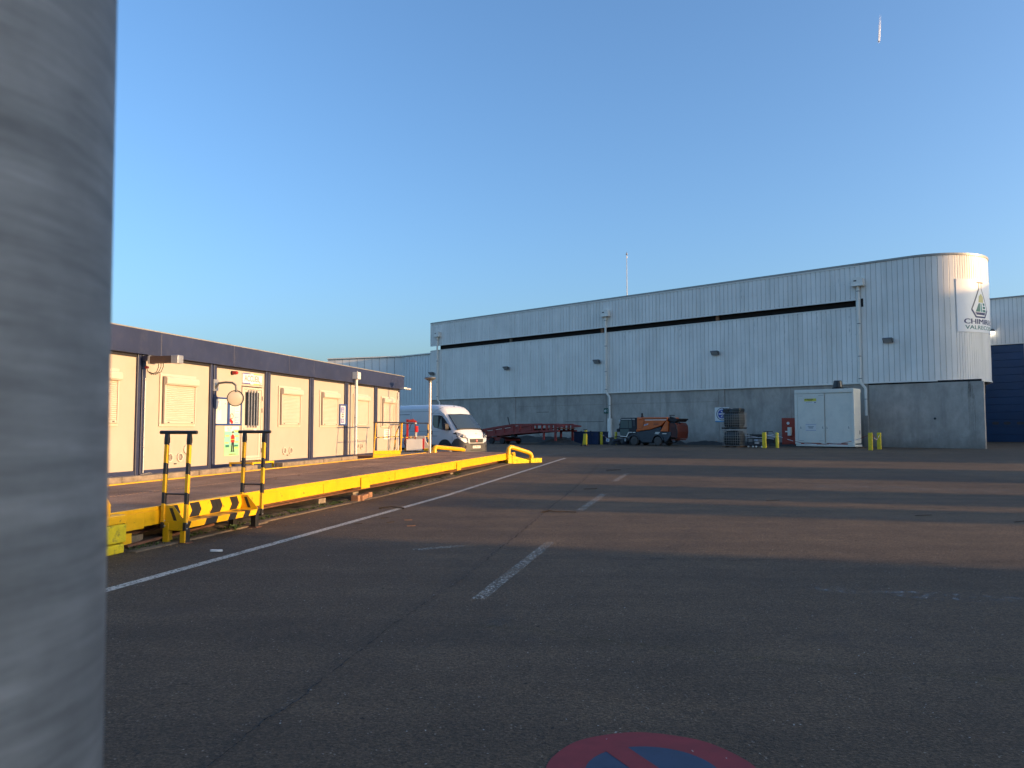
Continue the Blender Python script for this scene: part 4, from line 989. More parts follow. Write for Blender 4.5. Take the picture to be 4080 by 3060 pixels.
MB().cyl((0, -0.0022, 0.605), (0, 0, 0.605), 0.036, n=16).build('head', M['skin'], fg)
MB().prism([(-0.045, 0.615), (0.07, 0.615), (0.04, 0.65), (0.0, 0.665), (-0.04, 0.65)], -0.0028, 0).build('cap', M['ink'], fg)
MB().box(-0.085, -0.005, -0.0016, 0, 0.10, 0.13).build('boot', M['ink'], fg); MB().box(0.01, 0.09, -0.0016, 0, 0.10, 0.13).build('boot', M['ink'], fg)
for x_, z_ in ((0.04, 0.52), (0.47, 0.64), (0.48, 0.51), (0.03, 0.33), (0.48, 0.35), (0.47, 0.19)): MB().box(x_, x_ + 0.17, -0.010, -0.0082, z_, z_ + 0.035).build('callout', M['label_yellow'], ps)
MB().box(0.05, 0.22, -0.0095, -0.0082, 0.23, 0.29).build('printed_vehicle', M['ink_green'], ps); MB().box(0.46, 0.64, -0.0095, -0.0082, 0.24, 0.29).build('printed_vehicle', M['ink_green'], ps)
text('PROTEGEZ-VOUS', 0.04, M['ink_red'], ps, (0.38, -0.0095, 0.035), ext=0.0008)
# mirror on its arm
mi = on_cabin('traffic_mirror', 'round convex traffic mirror on a bent grey arm beside the entrance', 'mirror', 17.86, 2.74, 0.045)
MB().box(-0.10, 0.12, -0.03, 0.0, -0.20, 0.10).build('mounting_plate', M['steel'], mi)
MB().tube([(-0.02, -0.03, -0.12), (-0.02, -0.12, 0.0), (0.0, -0.30, 0.02), (0.01, -0.50, 0.01), (0.01, -0.60, -0.06), (0.01, -0.63, -0.24)], 0.028, 10).build('mirror_arm', M['grey_metal'], mi, smooth=True)
MB().bar((-0.02, -0.02, -0.16), (-0.01, -0.14, 0.0), 0.03, 0.02).build('brace', M['grey_metal'], mi)
hd = thing_part('mirror_head', mi, (0.01, -0.60, -0.40), (0, 0, R(-52)))
cs = []
for i in range(7):
    r_ = 0.195 * (1 - i / 7.0) ; y_ = -0.025 * (1 - (r_ / 0.195) ** 2) - 0.01
    cs.append([(r_ * math.cos(t), y_, r_ * math.sin(t)) for t in [2 * math.pi * k / 36 for k in range(36)]])
MB().loft(cs).build('mirror_glass', M['mirror'], hd, smooth=True, angle=80)
MB().ring((0, 0), 0.212, 0.192, -0.03, 0.02, 36).build('mirror_rim', M['ink'], hd, smooth=True)
MB().loft([[(r_ * math.cos(t), y_, r_ * math.sin(t)) for t in [2 * math.pi * k / 30 for k in range(30)]] for r_, y_ in ((0.192, 0.015), (0.16, 0.04), (0.08, 0.06))]).build('mirror_back', M['grey_metal'], hd, smooth=True)
# heater / projector box
fb = on_cabin('wall_projector', 'brown box shaped projector with steel end cap under the cabin fascia', 'projector', 15.13, 3.10, 0.05)
MB().box(-0.06, 0.10, -0.22, 0.0, -0.01, 0.10).build('mounting_bracket', M['navy'], fb)
MB().box(-0.11, 0.07, -0.80, -0.22, -0.07, 0.09).build('projector_body', mat('brown_metal', (0.10, 0.055, 0.04), 0.5), fb, bevel=0.012)
MB().box(-0.12, 0.08, -0.98, -0.80, -0.085, 0.10).build('end_cap', M['steel'], fb, bevel=0.01)
MB().box(-0.12, 0.08, -0.24, -0.20, -0.085, 0.10).build('back_cap', M['steel'], fb)
for dy in (-0.40, -0.46, -0.52):
    MB().tube([(0, dy, -0.07), (0, dy, -0.15), (0.01, dy + 0.06, -0.26), (0.01, dy + 0.2, -0.32), (0.0, -0.12, -0.25), (0.0, -0.07, -0.12)], 0.008, 5).build('cable', M['black'], fb)
MB().box(-0.02, 0.03, -0.12, -0.05, -0.18, -0.13).build('indicator', M['red'], fb)
# blue notice frame
nf = on_cabin('direction_notice', 'narrow blue framed notice with three dark stickers and an arrow', 'notice', 25.14, 1.67, 0.05)
MB().box(0, 0.58, -0.02, 0.0, 0, 0.75).build('board_face', M['paper'], nf)
f_ = MB(); f_.box(0, 0.58, -0.05, -0.02, 0, 0.05).box(0, 0.58, -0.05, -0.02, 0.70, 0.75).box(0, 0.06, -0.05, -0.02, 0.05, 0.70).box(0.50, 0.58, -0.05, -0.02, 0.05, 0.70)
f_.build('board_frame', M['blue_frame'], nf)
for z0, z1 in ((0.45, 0.64), (0.085, 0.25)):
    MB().box(0.15, 0.42, -0.023, -0.0205, z0, z1).build('sticker', M['sign_blue'], nf)
    for k in range(3): MB().box(0.19, 0.38, -0.0245, -0.0232, z0 + 0.03 + k * 0.05, z0 + 0.05 + k * 0.05).build('sticker_line', M['paper'], nf)
MB().box(0.20, 0.36, -0.023, -0.0205, 0.28, 0.42).build('arrow_sticker', M['ink'], nf)
MB().prism([(0.22, 0.35), (0.28, 0.405), (0.28, 0.365), (0.34, 0.365), (0.34, 0.335), (0.28, 0.335), (0.28, 0.295)], -0.0245, -0.0232).build('arrow', M['paper'], nf)
# paper notice
pn = on_cabin('paper_notice', 'white paper notice with red text taped below the last shutter', 'notice', 29.40, 1.12)
MB().box(0, 0.62, -0.004, -0.001, 0, 0.40).build('paper_sheet', M['paper'], pn)
for k, s_ in enumerate(('CHAUFFEURS', 'VEUILLEZ', 'ATTENDRE LA', 'MISE EN', 'SECURITE')):
    text(s_, 0.062, M['ink_red'], pn, (0.31, -0.006, 0.345 - k * 0.073), ext=0.0006, sx=1.2)
# corner camera
cc = on_cabin('security_camera', 'small pale security camera at the right end of the cabin roof', 'camera', 31.2, 3.30, 0.15)
MB().bar((0, 0, 0), (0.12, -0.08, 0), 0.04, 0.05).build('camera_arm', M['white'], cc)
MB().cyl((0.10, -0.02, -0.02), (0.20, -0.25, -0.05), 0.045, n=12).build('camera_body', M['white'], cc)
MB().cyl((0.20, -0.25, -0.05), (0.205, -0.262, -0.052), 0.036, n=12).build('camera_lens', M['ink'], cc)

# doorstep frame of yellow angle iron
ds = thing('door_step', 'low yellow angle iron step in front of the entrance door', 'step', fw(CA, 17.75, 10.95, 0.50), CA)
ds.scale = (1, 0.75, 0.72)
f_ = MB(); f_.box(0, 1.05, 0, 0.06, 0.20, 0.26).box(0, 0.06, 0.06, 0.9, 0.20, 0.26).box(0.99, 1.05, 0.06, 0.9, 0.20, 0.26)
f_.build('step_frame', M['yellow'], ds); MB().box(0.06, 0.99, 0.06, 0.9, 0.215, 0.245).build('step_grate', M['deck'], ds)
for x_ in (0.0, 0.99):
    for y_ in (0.0, 0.84): MB().box(x_, x_ + 0.06, y_, y_ + 0.05, 0.0, 0.198).build('leg', M['yellow'], ds)

# ------------------------------------------------------------------ weighbridge
WB0, WBY = 8.5, 7.12
wb = thing('weighbridge', 'long low steel weighbridge deck with bright yellow side plates', 'weighbridge', fw(CA, WB0, WBY, 0.0), CA)
wb.rotation_euler = (0, -math.atan(0.0042), CA)
DZ = 0.485
LEN = 22.6; WID = 3.36
for i in range(5):
    x0 = -1.2 + i * (LEN + 1.2) / 5; x1 = -1.2 + (i + 1) * (LEN + 1.2) / 5 - 0.012
    for y0, y1 in ((0.03, WID / 2 - 0.004), (WID / 2 + 0.004, WID)):
        MB().box(x0, x1, y0, y1, DZ - 0.05, DZ - 0.006).build('deck_plate', M['deck'], wb)
ribs = MB(); x = -1.15
while x < LEN - 0.05:
    for y0, y1 in ((0.07, WID / 2 - 0.03), (WID / 2 + 0.03, WID - 0.08)): ribs.prism([(x, DZ - 0.006), (x + 0.008, DZ + 0.003), (x + 0.030, DZ + 0.003), (x + 0.038, DZ - 0.006)], y0, y1)
    x += 0.085
ribs.build('deck_ribs', M['deck'], wb, kind='stuff')
MB().box(-1.2, LEN, WID, WID + 0.10, DZ - 0.25, DZ + 0.012).build('rear_edge_angle', M['yellow'], wb, bevel=0.006)
MB().box(-1.2, LEN, -0.012, 0.03, DZ - 0.05, DZ + 0.006).build('front_edge_angle', M['yellow'], wb, bevel=0.004)
js = [0.06, 0.43, 0.86, 2.5, 4.2, 5.54, 7.28, 7.75, 9.32, 11.01, 12.64, 14.37, 14.8, 16.29, 17.98, 19.64, 21.71, LEN]
for i in range(len(js) - 1):
    a, b = js[i], js[i + 1]
    post = b - a < 0.5 and i > 1
    zb = DZ - (0.285 if post else 0.235) - (0.02 if i == 0 else 0)
    y0 = -0.055 if post else -0.03 + random.uniform(-0.004, 0.004)
    m_ = M['yellow']
    MB().box(a + 0.004, b - 0.004, y0, y0 + 0.012, zb, DZ - 0.045).build('side_plate', m_, wb, bevel=0.003)
    MB().box(a + 0.004, b - 0.004, y0 + 0.012, 0.02, zb, zb + 0.012).build('plate_flange', m_, wb)
MB().box(0.06, 0.20, -0.03, 0.05, 0.055, DZ - 0.29).build('end_leg', M['yellow'], wb, bevel=0.003)
MB().box(0.03, 0.05, -0.035, 0.2, 0.0, DZ - 0.16).build('end_plate', M['yellow'], wb)
MB().box(LEN - 0.35, LEN - 0.3, 0.0, 0.1, 0.12, DZ - 0.24).build('end_leg', M['yellow'], wb)
for y0 in (0.30, 1.6, 2.9):
    bmm = MB(); bmm.box(-1.1, LEN - 0.1, y0, y0 + 0.16, DZ - 0.10, DZ - 0.052).box(-1.1, LEN - 0.1, y0 + 0.07, y0 + 0.09, 0.14, DZ - 0.10).box(-1.1, LEN - 0.1, y0, y0 + 0.16, 0.11, 0.14)
    bmm.build('main_beam', M['rust'], wb)
for x_ in (0.4, 5.8, 7.4, 14.5, 21.4):
    MB().box(x_, x_ + 0.3, 0.2, 3.1, 0.0, 0.11).build('load_cell_footing', M['kerb'], wb)
MB().box(-1.1, LEN, 1.0, 1.05, 0.0, DZ - 0.06).build('under_deck_dark', M['slot'], wb)  # dark sheet standing in for the darkness below the deck

# ground strip between kerb line and deck
so = MB(); nx = 130
random.seed(3)
gr_ = []
for i in range(nx + 1):
    a = 8.0 + 23.5 * i / nx
    for j, y in enumerate((7.02, 7.16, 7.30, 7.5, 8.0)):
        p = cabxy(a, y); gr_.append((*p, gz(p[1]) + (0.0 if j == 0 else random.uniform(0.012, 0.07)) - (0.02 if j == 4 else 0)))
so.add(gr_, [(i * 5 + j, (i + 1) * 5 + j, (i + 1) * 5 + j + 1, i * 5 + j + 1) for i in range(nx) for j in range(4)])
so.build('soil_strip', M['soil'], kind='structure', smooth=True, angle=80)
kl = thing('ground_kerb', 'low worn concrete edging strip beside the weighbridge at ground level', 'kerb', fw(CA, 8.3, 6.9, 0.0), CA)
x = 0.1
while x < 21.2:
    w = random.uniform(1.1, 1.9); yk = 0.0 if x > 3.2 else -0.12 + 0.02 * x
    g0 = gz(fw(CA, 8.3 + x, 6.9)[1]); g1 = gz(fw(CA, 8.3 + x + w, 6.9)[1])
    o = MB(); z0, z1 = g0 + random.uniform(0.012, 0.028), g1 + random.uniform(0.012, 0.028)
    o.add([(x, yk, g0 - .05), (x + w, yk, g1 - .05), (x + w, yk + 0.14, g1 - .05), (x, yk + 0.14, g0 - .05), (x, yk, z0), (x + w, yk, z1), (x + w, yk + 0.14, z1), (x, yk + 0.14, z0)],
          [(0, 3, 2, 1), (4, 5, 6, 7), (0, 1, 5, 4), (1, 2, 6, 5), (2, 3, 7, 6), (3, 0, 4, 7)])
    if not (2.0 < x < 2.6): o.build('edging_piece', M['edging'], kl, bevel=0.01)
    x += w + 0.015
# weeds
def weeds(n, a0, a1, y0, y1, h, seed, name, m):
    random.seed(seed); o = MB()
    for _ in range(n):
        a = random.uniform(a0, a1); y = random.uniform(y0, y1); p = cabxy(a, y); z = gz(p[1]) + 0.01
        for k in range(5):
            t = random.uniform(0, 6.28); L = h * random.uniform(0.4, 1.1); w = 0.008
            d = Vector((math.cos(t), math.sin(t), 0)); sN = Vector((-d.y, d.x, 0)) * w
            b = Vector((*p, z)); mdl = b + d * L * 0.35 + Vector((0, 0, L * 0.6)); e = b + d * L * 0.9 + Vector((0, 0, L * 0.55))
            o.add([b - sN, b + sN, mdl + sN, mdl - sN, e], [(0, 1, 2, 3), (3, 2, 4)])
    return o.build(name, m, kind='stuff', fix=False)
weeds(420, 11.2, 15.2, 7.05, 7.35, 0.06, 5, 'weeds', M['grass'])
weeds(300, 16.0, 24.0, 7.1, 7.35, 0.07, 6, 'weeds', M['grass'])
weeds(90, 8.4, 11.2, 6.86, 7.1, 0.05, 8, 'weeds', M['grass'])
wd = MB()
random.seed(12)
for k in range(14):
    t = 6.28 * k / 14 + random.uniform(-.2, .2); L = random.uniform(0.12, 0.2); d = Vector((math.cos(t), math.sin(t), 0)); sN = Vector((-d.y, d.x, 0)) * 0.016
    wd.add([(0, 0, 0), d * L * 0.4 + Vector((0, 0, L * 0.5)) + sN, d * L * 0.4 + Vector((0, 0, L * 0.5)) - sN, d * L + Vector((0, 0, L * 0.35))], [(0, 1, 2), (2, 1, 3)])
w_ = wd.build('weed_plant', M['grass'], fix=False); w_.location = (*cabxy(10.55, 6.78), 0.0)
tag(w_, 'small green weed growing beside the right leg of the yellow black steps', 'weed')

# wood blocks, drum piece etc. under the deck
wblk = thing('timber_blocks', 'short orange lit timber blocks lying beside the weighbridge', 'timber', fw(CA, 15.25, 6.96, 0.0), CA + R(4))
MB().box(0, 0.14, -0.06, 0.1, 0, 0.13).build('block', M['wood'], wblk, bevel=0.008)
MB().obox((0.45, 0.0, 0.06), (0.62, 0.13, 0.11), Matrix.Rotation(R(8), 3, 'Z')).build('beam', M['wood'], wblk, bevel=0.008)
MB().obox((0.88, 0.03, 0.07), (0.15, 0.13, 0.13), Matrix.Rotation(R(-10), 3, 'Z')).build('block', M['wood'], wblk, bevel=0.008)
ir = MB().bar((0, 0, 0.05), (1.9, 0.05, 0.10), 0.06, 0.03).build('iron_strip', M['rust']); ir.location = fw(CA, 8.55, 7.05, 0.0); ir.rotation_euler = (0, 0, CA)
tag(ir, 'rusty flat iron strip lying under the near end of the weighbridge', 'iron strip')

# ------------------------------------------------------------------ yellow black steps
stp = thing('weighbridge_steps', 'yellow and black chevron painted steel steps at the near end of the weighbridge', 'steps', fw(CA, 9.25, 6.69, 0.0), CA)
L = 1.80
def plate_bands(poly_fn, n, x0, x1, name_a, name_b, skew, m_first_black):
    """lay contiguous painted bands of steel side by side"""
    pass
# lower tread: folded plate made of painted bands
seg = [('b', -0.02, 0.06), ('y', 0.06, 0.40), ('b', 0.40, 0.68), ('y', 0.68, 0.97), ('b', 0.97, 1.16), ('y', 1.16, 1.36), ('b', 1.36, 1.52), ('y', 1.52, 1.71), ('b', 1.71, 1.84)]
trd = thing_part('tread', stp)
for c, a, b in seg:
    m_ = M['yellow'] if c == 'y' else M['black']
    s_ = 0.05
    v = [(a + s_, 0.0, 0.285), (b + s_, 0.0, 0.285), (b + 0.11, 0.28, 0.285), (a + 0.11, 0.28, 0.285),
         (a, 0.0, 0.20), (b, 0.0, 0.20), (b, 0.012, 0.20), (a, 0.012, 0.20)]
    MB().add([v[0], v[1], v[2], v[3], (v[0][0], 0.0, 0.273), (v[1][0], 0.0, 0.273), (v[2][0], 0.28, 0.273), (v[3][0], 0.28, 0.273)],
             [(0, 1, 2, 3), (7, 6, 5, 4), (0, 4, 5, 1), (1, 5, 6, 2), (2, 6, 7, 3), (3, 7, 4, 0)]).build('tread_band', m_, trd)
    MB().prism([(a, 0.20), (b, 0.20), (b + s_, 0.2725), (a + s_, 0.2725)], 0.0, 0.012).build('front_band', m_, trd)
MB().box(0.0, 1.8, 0.0125, 0.27, 0.255, 0.272).build('tread_core', M['rust'], trd)
# riser with chevrons
rs = thing_part('riser', stp)
x = 0.08; zt, zm, zb = 0.49, 0.38, 0.29; cols = ['b', 'y', 'b', 'y', 'b', 'b', 'y', 'b', 'y']; ws = [0.14, 0.26, 0.22, 0.26, 0.13, 0.13, 0.24, 0.2, 0.10]
for c, w in zip(cols, ws):
    m_ = M['yellow'] if c == 'y' else M['black']
    MB().prism([(x, zb), (x + w - 0.003, zb), (x + w + 0.06, zm), (x + w - 0.003, zt), (x, zt), (x + 0.063, zm)], 0.30, 0.318).build('chevron_band', m_, rs)
    x += w
MB().box(0.05, 1.79, 0.319, 0.335, 0.28, 0.49).build('riser_core', M['yellow'], rs)
MB().box(0.0, 1.8, 0.30, 0.42, 0.491, 0.503).build('top_tread', M['yellow'], rs)
for x_ in (0.0, 1.80):
    sp_ = MB().prism([(0.0, 0.17), (0.33, 0.17), (0.36, 0.50), (0.20, 0.50), (0.02, 0.30)], x_ - 0.008, x_, 'yz').build('side_plate', M['yellow'], stp)
    MB().prism([(0.10, 0.21), (0.15, 0.21), (0.26, 0.47), (0.21, 0.47)], x_ - 0.0105, x_ - 0.0082, 'yz').build('black_stripe', M['black'], sp_)
    MB().box(x_ - 0.012, x_ - 0.0085, 0.03, 0.34, 0.17, 0.30).build('lower_plate', M['yellow'], stp)
for x_, y_, m_ in ((0.0, 0.0, 'black'), (-0.02, 0.26, 'yellow'), (1.72, 0.0, 'black'), (1.55, 0.28, 'black')):
    MB().box(x_, x_ + 0.09, y_, y_ + 0.09, 0.0, 0.20 if y_ == 0 else 0.27).build('leg', M[m_], stp, bevel=0.004)
    MB().box(x_ - 0.03, x_ + 0.12, y_ - 0.03, y_ + 0.12, 0.0, 0.01).build('foot_plate', M['rust'], stp)
MB().box(-0.025, 0.0 - 0.001, 0.005, 0.075, 0.0, 0.165).build('leg_facing', M['yellow'], stp)
def handrail(x, z0i, label):
    t = thing('handrail', label, 'handrail', fw(CA, x, 6.69, 0.0), CA, 'striped handrails on the weighbridge steps')
    for y_, zb_, lean in ((0.0, 0.17, 0.05), (0.35, z0i, 0.05)):
        p = MB().prism([(-0.024, zb_), (0.024, zb_), (0.024 + lean, 1.40), (lean + 0.010, 1.49), (lean - 0.010, 1.49), (-0.024 + lean, 1.40)], y_ - 0.024, y_ + 0.024).build('post', STRIPE_POST, t, bevel=0.004)
        MB().prism([(lean - 0.026, 1.335), (lean + 0.026, 1.355), (0.027 + lean, 1.40), (lean + 0.013, 1.495), (lean - 0.013, 1.495), (-0.027 + lean, 1.40)], y_ - 0.027, y_ + 0.027).build('post_tip', M['black'], p)
        for z_ in (zb_ + 0.03, zb_ + 0.10): MB().cyl((-0.01, y_ - 0.04, z_), (-0.01, y_ - 0.03, z_), 0.01, n=8).build('bolt', M['steel'], p)
    MB().tube([(0.055, -0.11, 1.50), (0.055, 0.46, 1.50)], 0.025, 12).build('grip_bar', M['black'], t, smooth=True)
    MB().cyl((0.02, 0.0, 0.66), (0.02, 0.35, 0.66), 0.012, n=8).build('cross_bar', STRIPE_POST, t)
handrail(9.23, 0.20, 'left black and yellow striped handrail of the steps, nearest the camera')
handrail(11.12, 0.28, 'right black and yellow striped handrail of the steps, in front of the door')

# near-left painted concrete block and pipe guard
cb = thing('end_block', 'yellow painted rough concrete end blocks of the weighbridge, nearest the grey pole', 'concrete block', fw(CA, 8.40, 6.92, 0.0), CA)
random.seed(4)
MB().box(-1.3, 0.0, 0.0, 0.7, 0.13, 0.36).build('upper_block', M['yellow_rough'], cb, bevel=0.02)
MB().box(-1.3, -0.02, 0.01, 0.7, 0.0, 0.118).build('lower_block', M['yellow_rough'], cb, bevel=0.02)
MB().box(-1.3, 0.02, 0.02, 0.7, 0.362, 0.475).build('top_plate', M['yellow'], cb, bevel=0.015)
MB().tube([(-0.30, 0.12, 0.475), (-0.30, 0.12, 0.60), (-0.36, 0.12, 0.68), (-0.48, 0.12, 0.70), (-1.9, 0.12, 0.55), (-2.0, 0.12, 0.48), (-2.02, 0.12, 0.1)], 0.10, 16).build('pipe_guard', M['yellow'], cb, smooth=True, angle=60)

# far pipe guards
ga = thing('pipe_guard', 'yellow bent pipe guard with tapered concrete block at the right far corner of the weighbridge', 'pipe guard', (-0.14, 30.40, gz(30.4)), math.atan2(0.68, 0.73))
MB().tube([(0, 0, 0), (0, 0, 0.50), (0.02, 0, 0.60), (0.10, 0, 0.66), (0.22, 0, 0.64), (1.10, 0, 0.42), (1.20, 0, 0.37), (1.26, 0, 0.28), (1.26, 0, 0.15)], 0.085, 16).build('bent_pipe', M['yellow'], ga, smooth=True, angle=60)
MB().prism([(0.12, 0.0), (1.05, 0.0), (1.05, 0.12), (0.12, 0.32)], -0.10, 0.16).build('tapered_block', M['yellow_rough'], ga, bevel=0.015)
MB().box(1.08, 1.72, -0.16, 0.20, 0.0, 0.19).build('end_block', M['yellow_rough'], ga, bevel=0.02)
MB().box(-0.10, 0.10, -0.10, 0.12, 0.0, 0.36).build('pipe_base', M['yellow_rough'], ga, bevel=0.015)
gb = thing('pipe_guard', 'second yellow pipe guard, chipped and sloping, in front of the van wheel', 'pipe guard', fw(CA, 29.9, 10.2, 0.56), CA)
MB().tube([(0, 0, -0.1), (0, 0, 0.12), (0.05, 0, 0.20), (0.2, 0, 0.235), (0.4, 0, 0.225), (3.1, -0.25, 0.06), (3.3, -0.27, 0.03)], [0.09] * 6 + [0.07], 16).build('bent_pipe', M['yellow'], gb, smooth=True, angle=60)

# ------------------------------------------------------------------ access platform with railings
pf = thing('access_platform', 'yellow access platform with a black topped railing at the right end of the cabins', 'platform', fw(CA, 24.95, 10.75, 0.0), CA)
MB().prism([(0, 0.655), (2.57, 0.575), (2.57, 0.735), (0, 0.785)], -0.01, 0.0).build('toe_plate', M['yellow'], pf)
MB().prism([(0, 0.50), (2.57, 0.52), (2.57, 0.560), (0, 0.638)], -0.01, 0.0).build('lower_plate', M['yellow'], pf)
MB().prism([(0, 0.60), (2.57, 0.55), (2.57, 0.57), (0, 0.65)], 0.005, 0.75).build('platform_deck', M['deck'], pf)
for x_ in (0.0, 2.57):
    MB().box(x_ - 0.02, x_ + 0.02, 0.0, 0.75, 0.42, 0.6).build('platform_leg', M['rust'], pf)
for x0, x1 in ((0.02, 0.19), (2.58, 2.70)):
    MB().tube([(x0, -0.02, 0.70), (x0 + (x1 - x0) * 0.5, -0.02, 1.25), (x1, -0.02, 1.76)], 0.022, 8).build('rail_post', M['yellow'], pf)
MB().tube([(2.66, 0.3, 0.6), (2.60, 0.2, 1.3), (2.74, 0.1, 1.74)], 0.022, 8).build('rail_post', STRIPE_POST, pf)
MB().tube([(0.02, -0.02, 1.77), (1.4, -0.02, 1.775), (2.95, -0.02, 1.78)], 0.026, 10).build('top_rail', M['black'], pf, smooth=True)
MB().tube([(0.12, -0.02, 1.24), (2.62, -0.02, 1.26)], 0.016, 8).build('mid_rail', STRIPE_RAIL, pf)
gr2 = thing('guard_railing', 'black topped yellow railing between the platform and the lamp post, in front of the van', 'railing', fw(CA, 30.05, 11.7, 0.5), CA)
MB().tube([(-0.2, 0, 1.28), (3.32, 0, 1.30)], 0.028, 10).build('top_rail', M['black'], gr2, smooth=True)
MB().tube([(0, 0, 0.68), (3.30, 0, 0.70)], 0.016, 8).build('mid_rail', STRIPE_RAIL, gr2)
MB().tube([(0.0, 0, 0.0), (-0.05, 0, 0.7), (0.0, 0, 1.27)], 0.028, 8).build('rail_post', M['yellow'], gr2)
MB().tube([(-0.25, 0, 0.0), (0.06, 0, 0.7), (0.10, 0, 1.27)], 0.022, 8).build('rail_post', M['yellow'], gr2)
MB().tube([(3.35, 0, 0.0), (3.30, 0, 1.29)], 0.028, 8).build('rail_post', STRIPE_POST, gr2)
for x_ in (0.0, 3.3): MB().box(x_ - 0.08, x_ + 0.08, -0.08, 0.08, -0.02, 0.012).build('foot_plate', M['grey_metal'], gr2)

# red stand with white board
rf = thing('red_stand', 'red steel frame with a hanging red handset and a white board behind the railing', 'stand', (-4.18, 33.1, 0.60), 0)
MB().box(-0.36, -0.27, -0.03, 0.04, 0.0, 1.32).build('stand_post', M['red'], rf, bevel=0.006)
MB().box(0.0, 0.05, -0.02, 0.03, 0.0, 1.25).build('stand_post', M['dark_red'], rf, bevel=0.006)
MB().prism([(-0.36, 1.24), (0.06, 1.22), (0.11, 1.22), (0.04, 1.31), (-0.36, 1.35)], -0.05, 0.05).build('head_plate', M['red'], rf)
MB().obox((-0.14, -0.07, 1.30), (0.24, 0.10, 0.09), Matrix.Rotation(R(-12), 3, 'Y')).build('winch', M['dark_red'], rf, bevel=0.01)
MB().box(-0.33, -0.27, -0.08, -0.03, 1.17, 1.22).build('white_clip', M['white'], rf); MB().box(0.02, 0.09, -0.08, -0.02, 1.15, 1.21).build('white_clip', M['white'], rf)
MB().box(0.04, 0.15, -0.10, 0.0, 0.80, 1.06).build('handset', mat('bright_red', (0.75, 0.02, 0.02), 0.4), rf, bevel=0.015)
MB().box(0.035, 0.10, -0.06, -0.01, 0.60, 0.80).build('label_strip', M['paper'], rf)
MB().tube([(-0.12, 0, 1.2), (-0.26, 0.02, 0.9), (-0.48, 0.1, 0.55)], 0.012, 6).build('stay', M['black'], rf)
MB().box(-0.34, 0.35, -0.14, -0.11, 0.02, 0.50).build('white_board', M['white'], rf, bevel=0.008)
MB().box(0.352, 0.41, -0.12, 0.10, 0.08, 0.53).build('red_side', M['red'], rf)
MB().box(-0.28, 0.35, -0.10, 0.12, 0.36, 0.44).build('red_tray', M['dark_red'], rf)
# plastic barrier
bb = thing('plastic_barrier', 'grey and maroon plastic road barrier on yellow feet beside the red stand', 'barrier', (-4.15, 33.5, 0.56), 0)
MB().prism([(-0.50, 0.12), (0.58, 0.12), (0.55, 0.25), (0.42, 0.45), (0.38, 0.68), (-0.30, 0.68), (-0.50, 0.55)], -0.08, 0.08).build('barrier_body', mat('barrier_grey', (0.42, 0.40, 0.39), 0.6), bb, bevel=0.02)
for r_ in (0.16, 0.27): MB().tube([(-0.5 + 0.03, -0.09, 0.62 - r_ * 0.2)] + [(-0.15 + r_ * math.cos(t) * 1.1 - 0.1, -0.09, 0.5 + r_ * math.sin(t) * 1.2) for t in [R(200 + 12 * k) for k in range(10)]], 0.022, 6).build('maroon_band', M['dark_red'], bb)
for x_ in (-0.48, -0.08, 0.36): MB().prism([(x_, 0.02), (x_ + 0.26, 0.02), (x_ + 0.30, 0.14), (x_ - 0.02, 0.14)], -0.30, 0.10).build('barrier_foot', M['bollard'], bb, bevel=0.01)
# lamp post
lpst = thing('lamp_post', 'slim pole lamp with a flat disc head beside the van', 'street lamp', fw(CA, 29.75, 10.35, 0.55), CA)
MB().tube([(0, 0, 0), (0, 0, 3.0)], [0.055, 0.045], 14).build('lamp_shaft', mat('aluminium', (0.55, 0.52, 0.48), 0.35, metal=0.5), lpst, smooth=True)
MB().tube([(0, 0, 2.96), (0, 0, 3.03), (0, 0, 3.05), (0, 0, 3.09), (0, 0, 3.11)], [0.10, 0.22, 0.235, 0.22, 0.10], 28).build('disc_head', M['grey_metal'], lpst, smooth=True, angle=50)
MB().cyl((0, 0, 2.88), (0, 0, 2.97), 0.065, n=14).build('head_collar', M['grey_metal'], lpst)
MB().cyl((0, 0, 0), (0, 0, 0.02), 0.13, n=14).build('base_flange', M['grey_metal'], lpst)

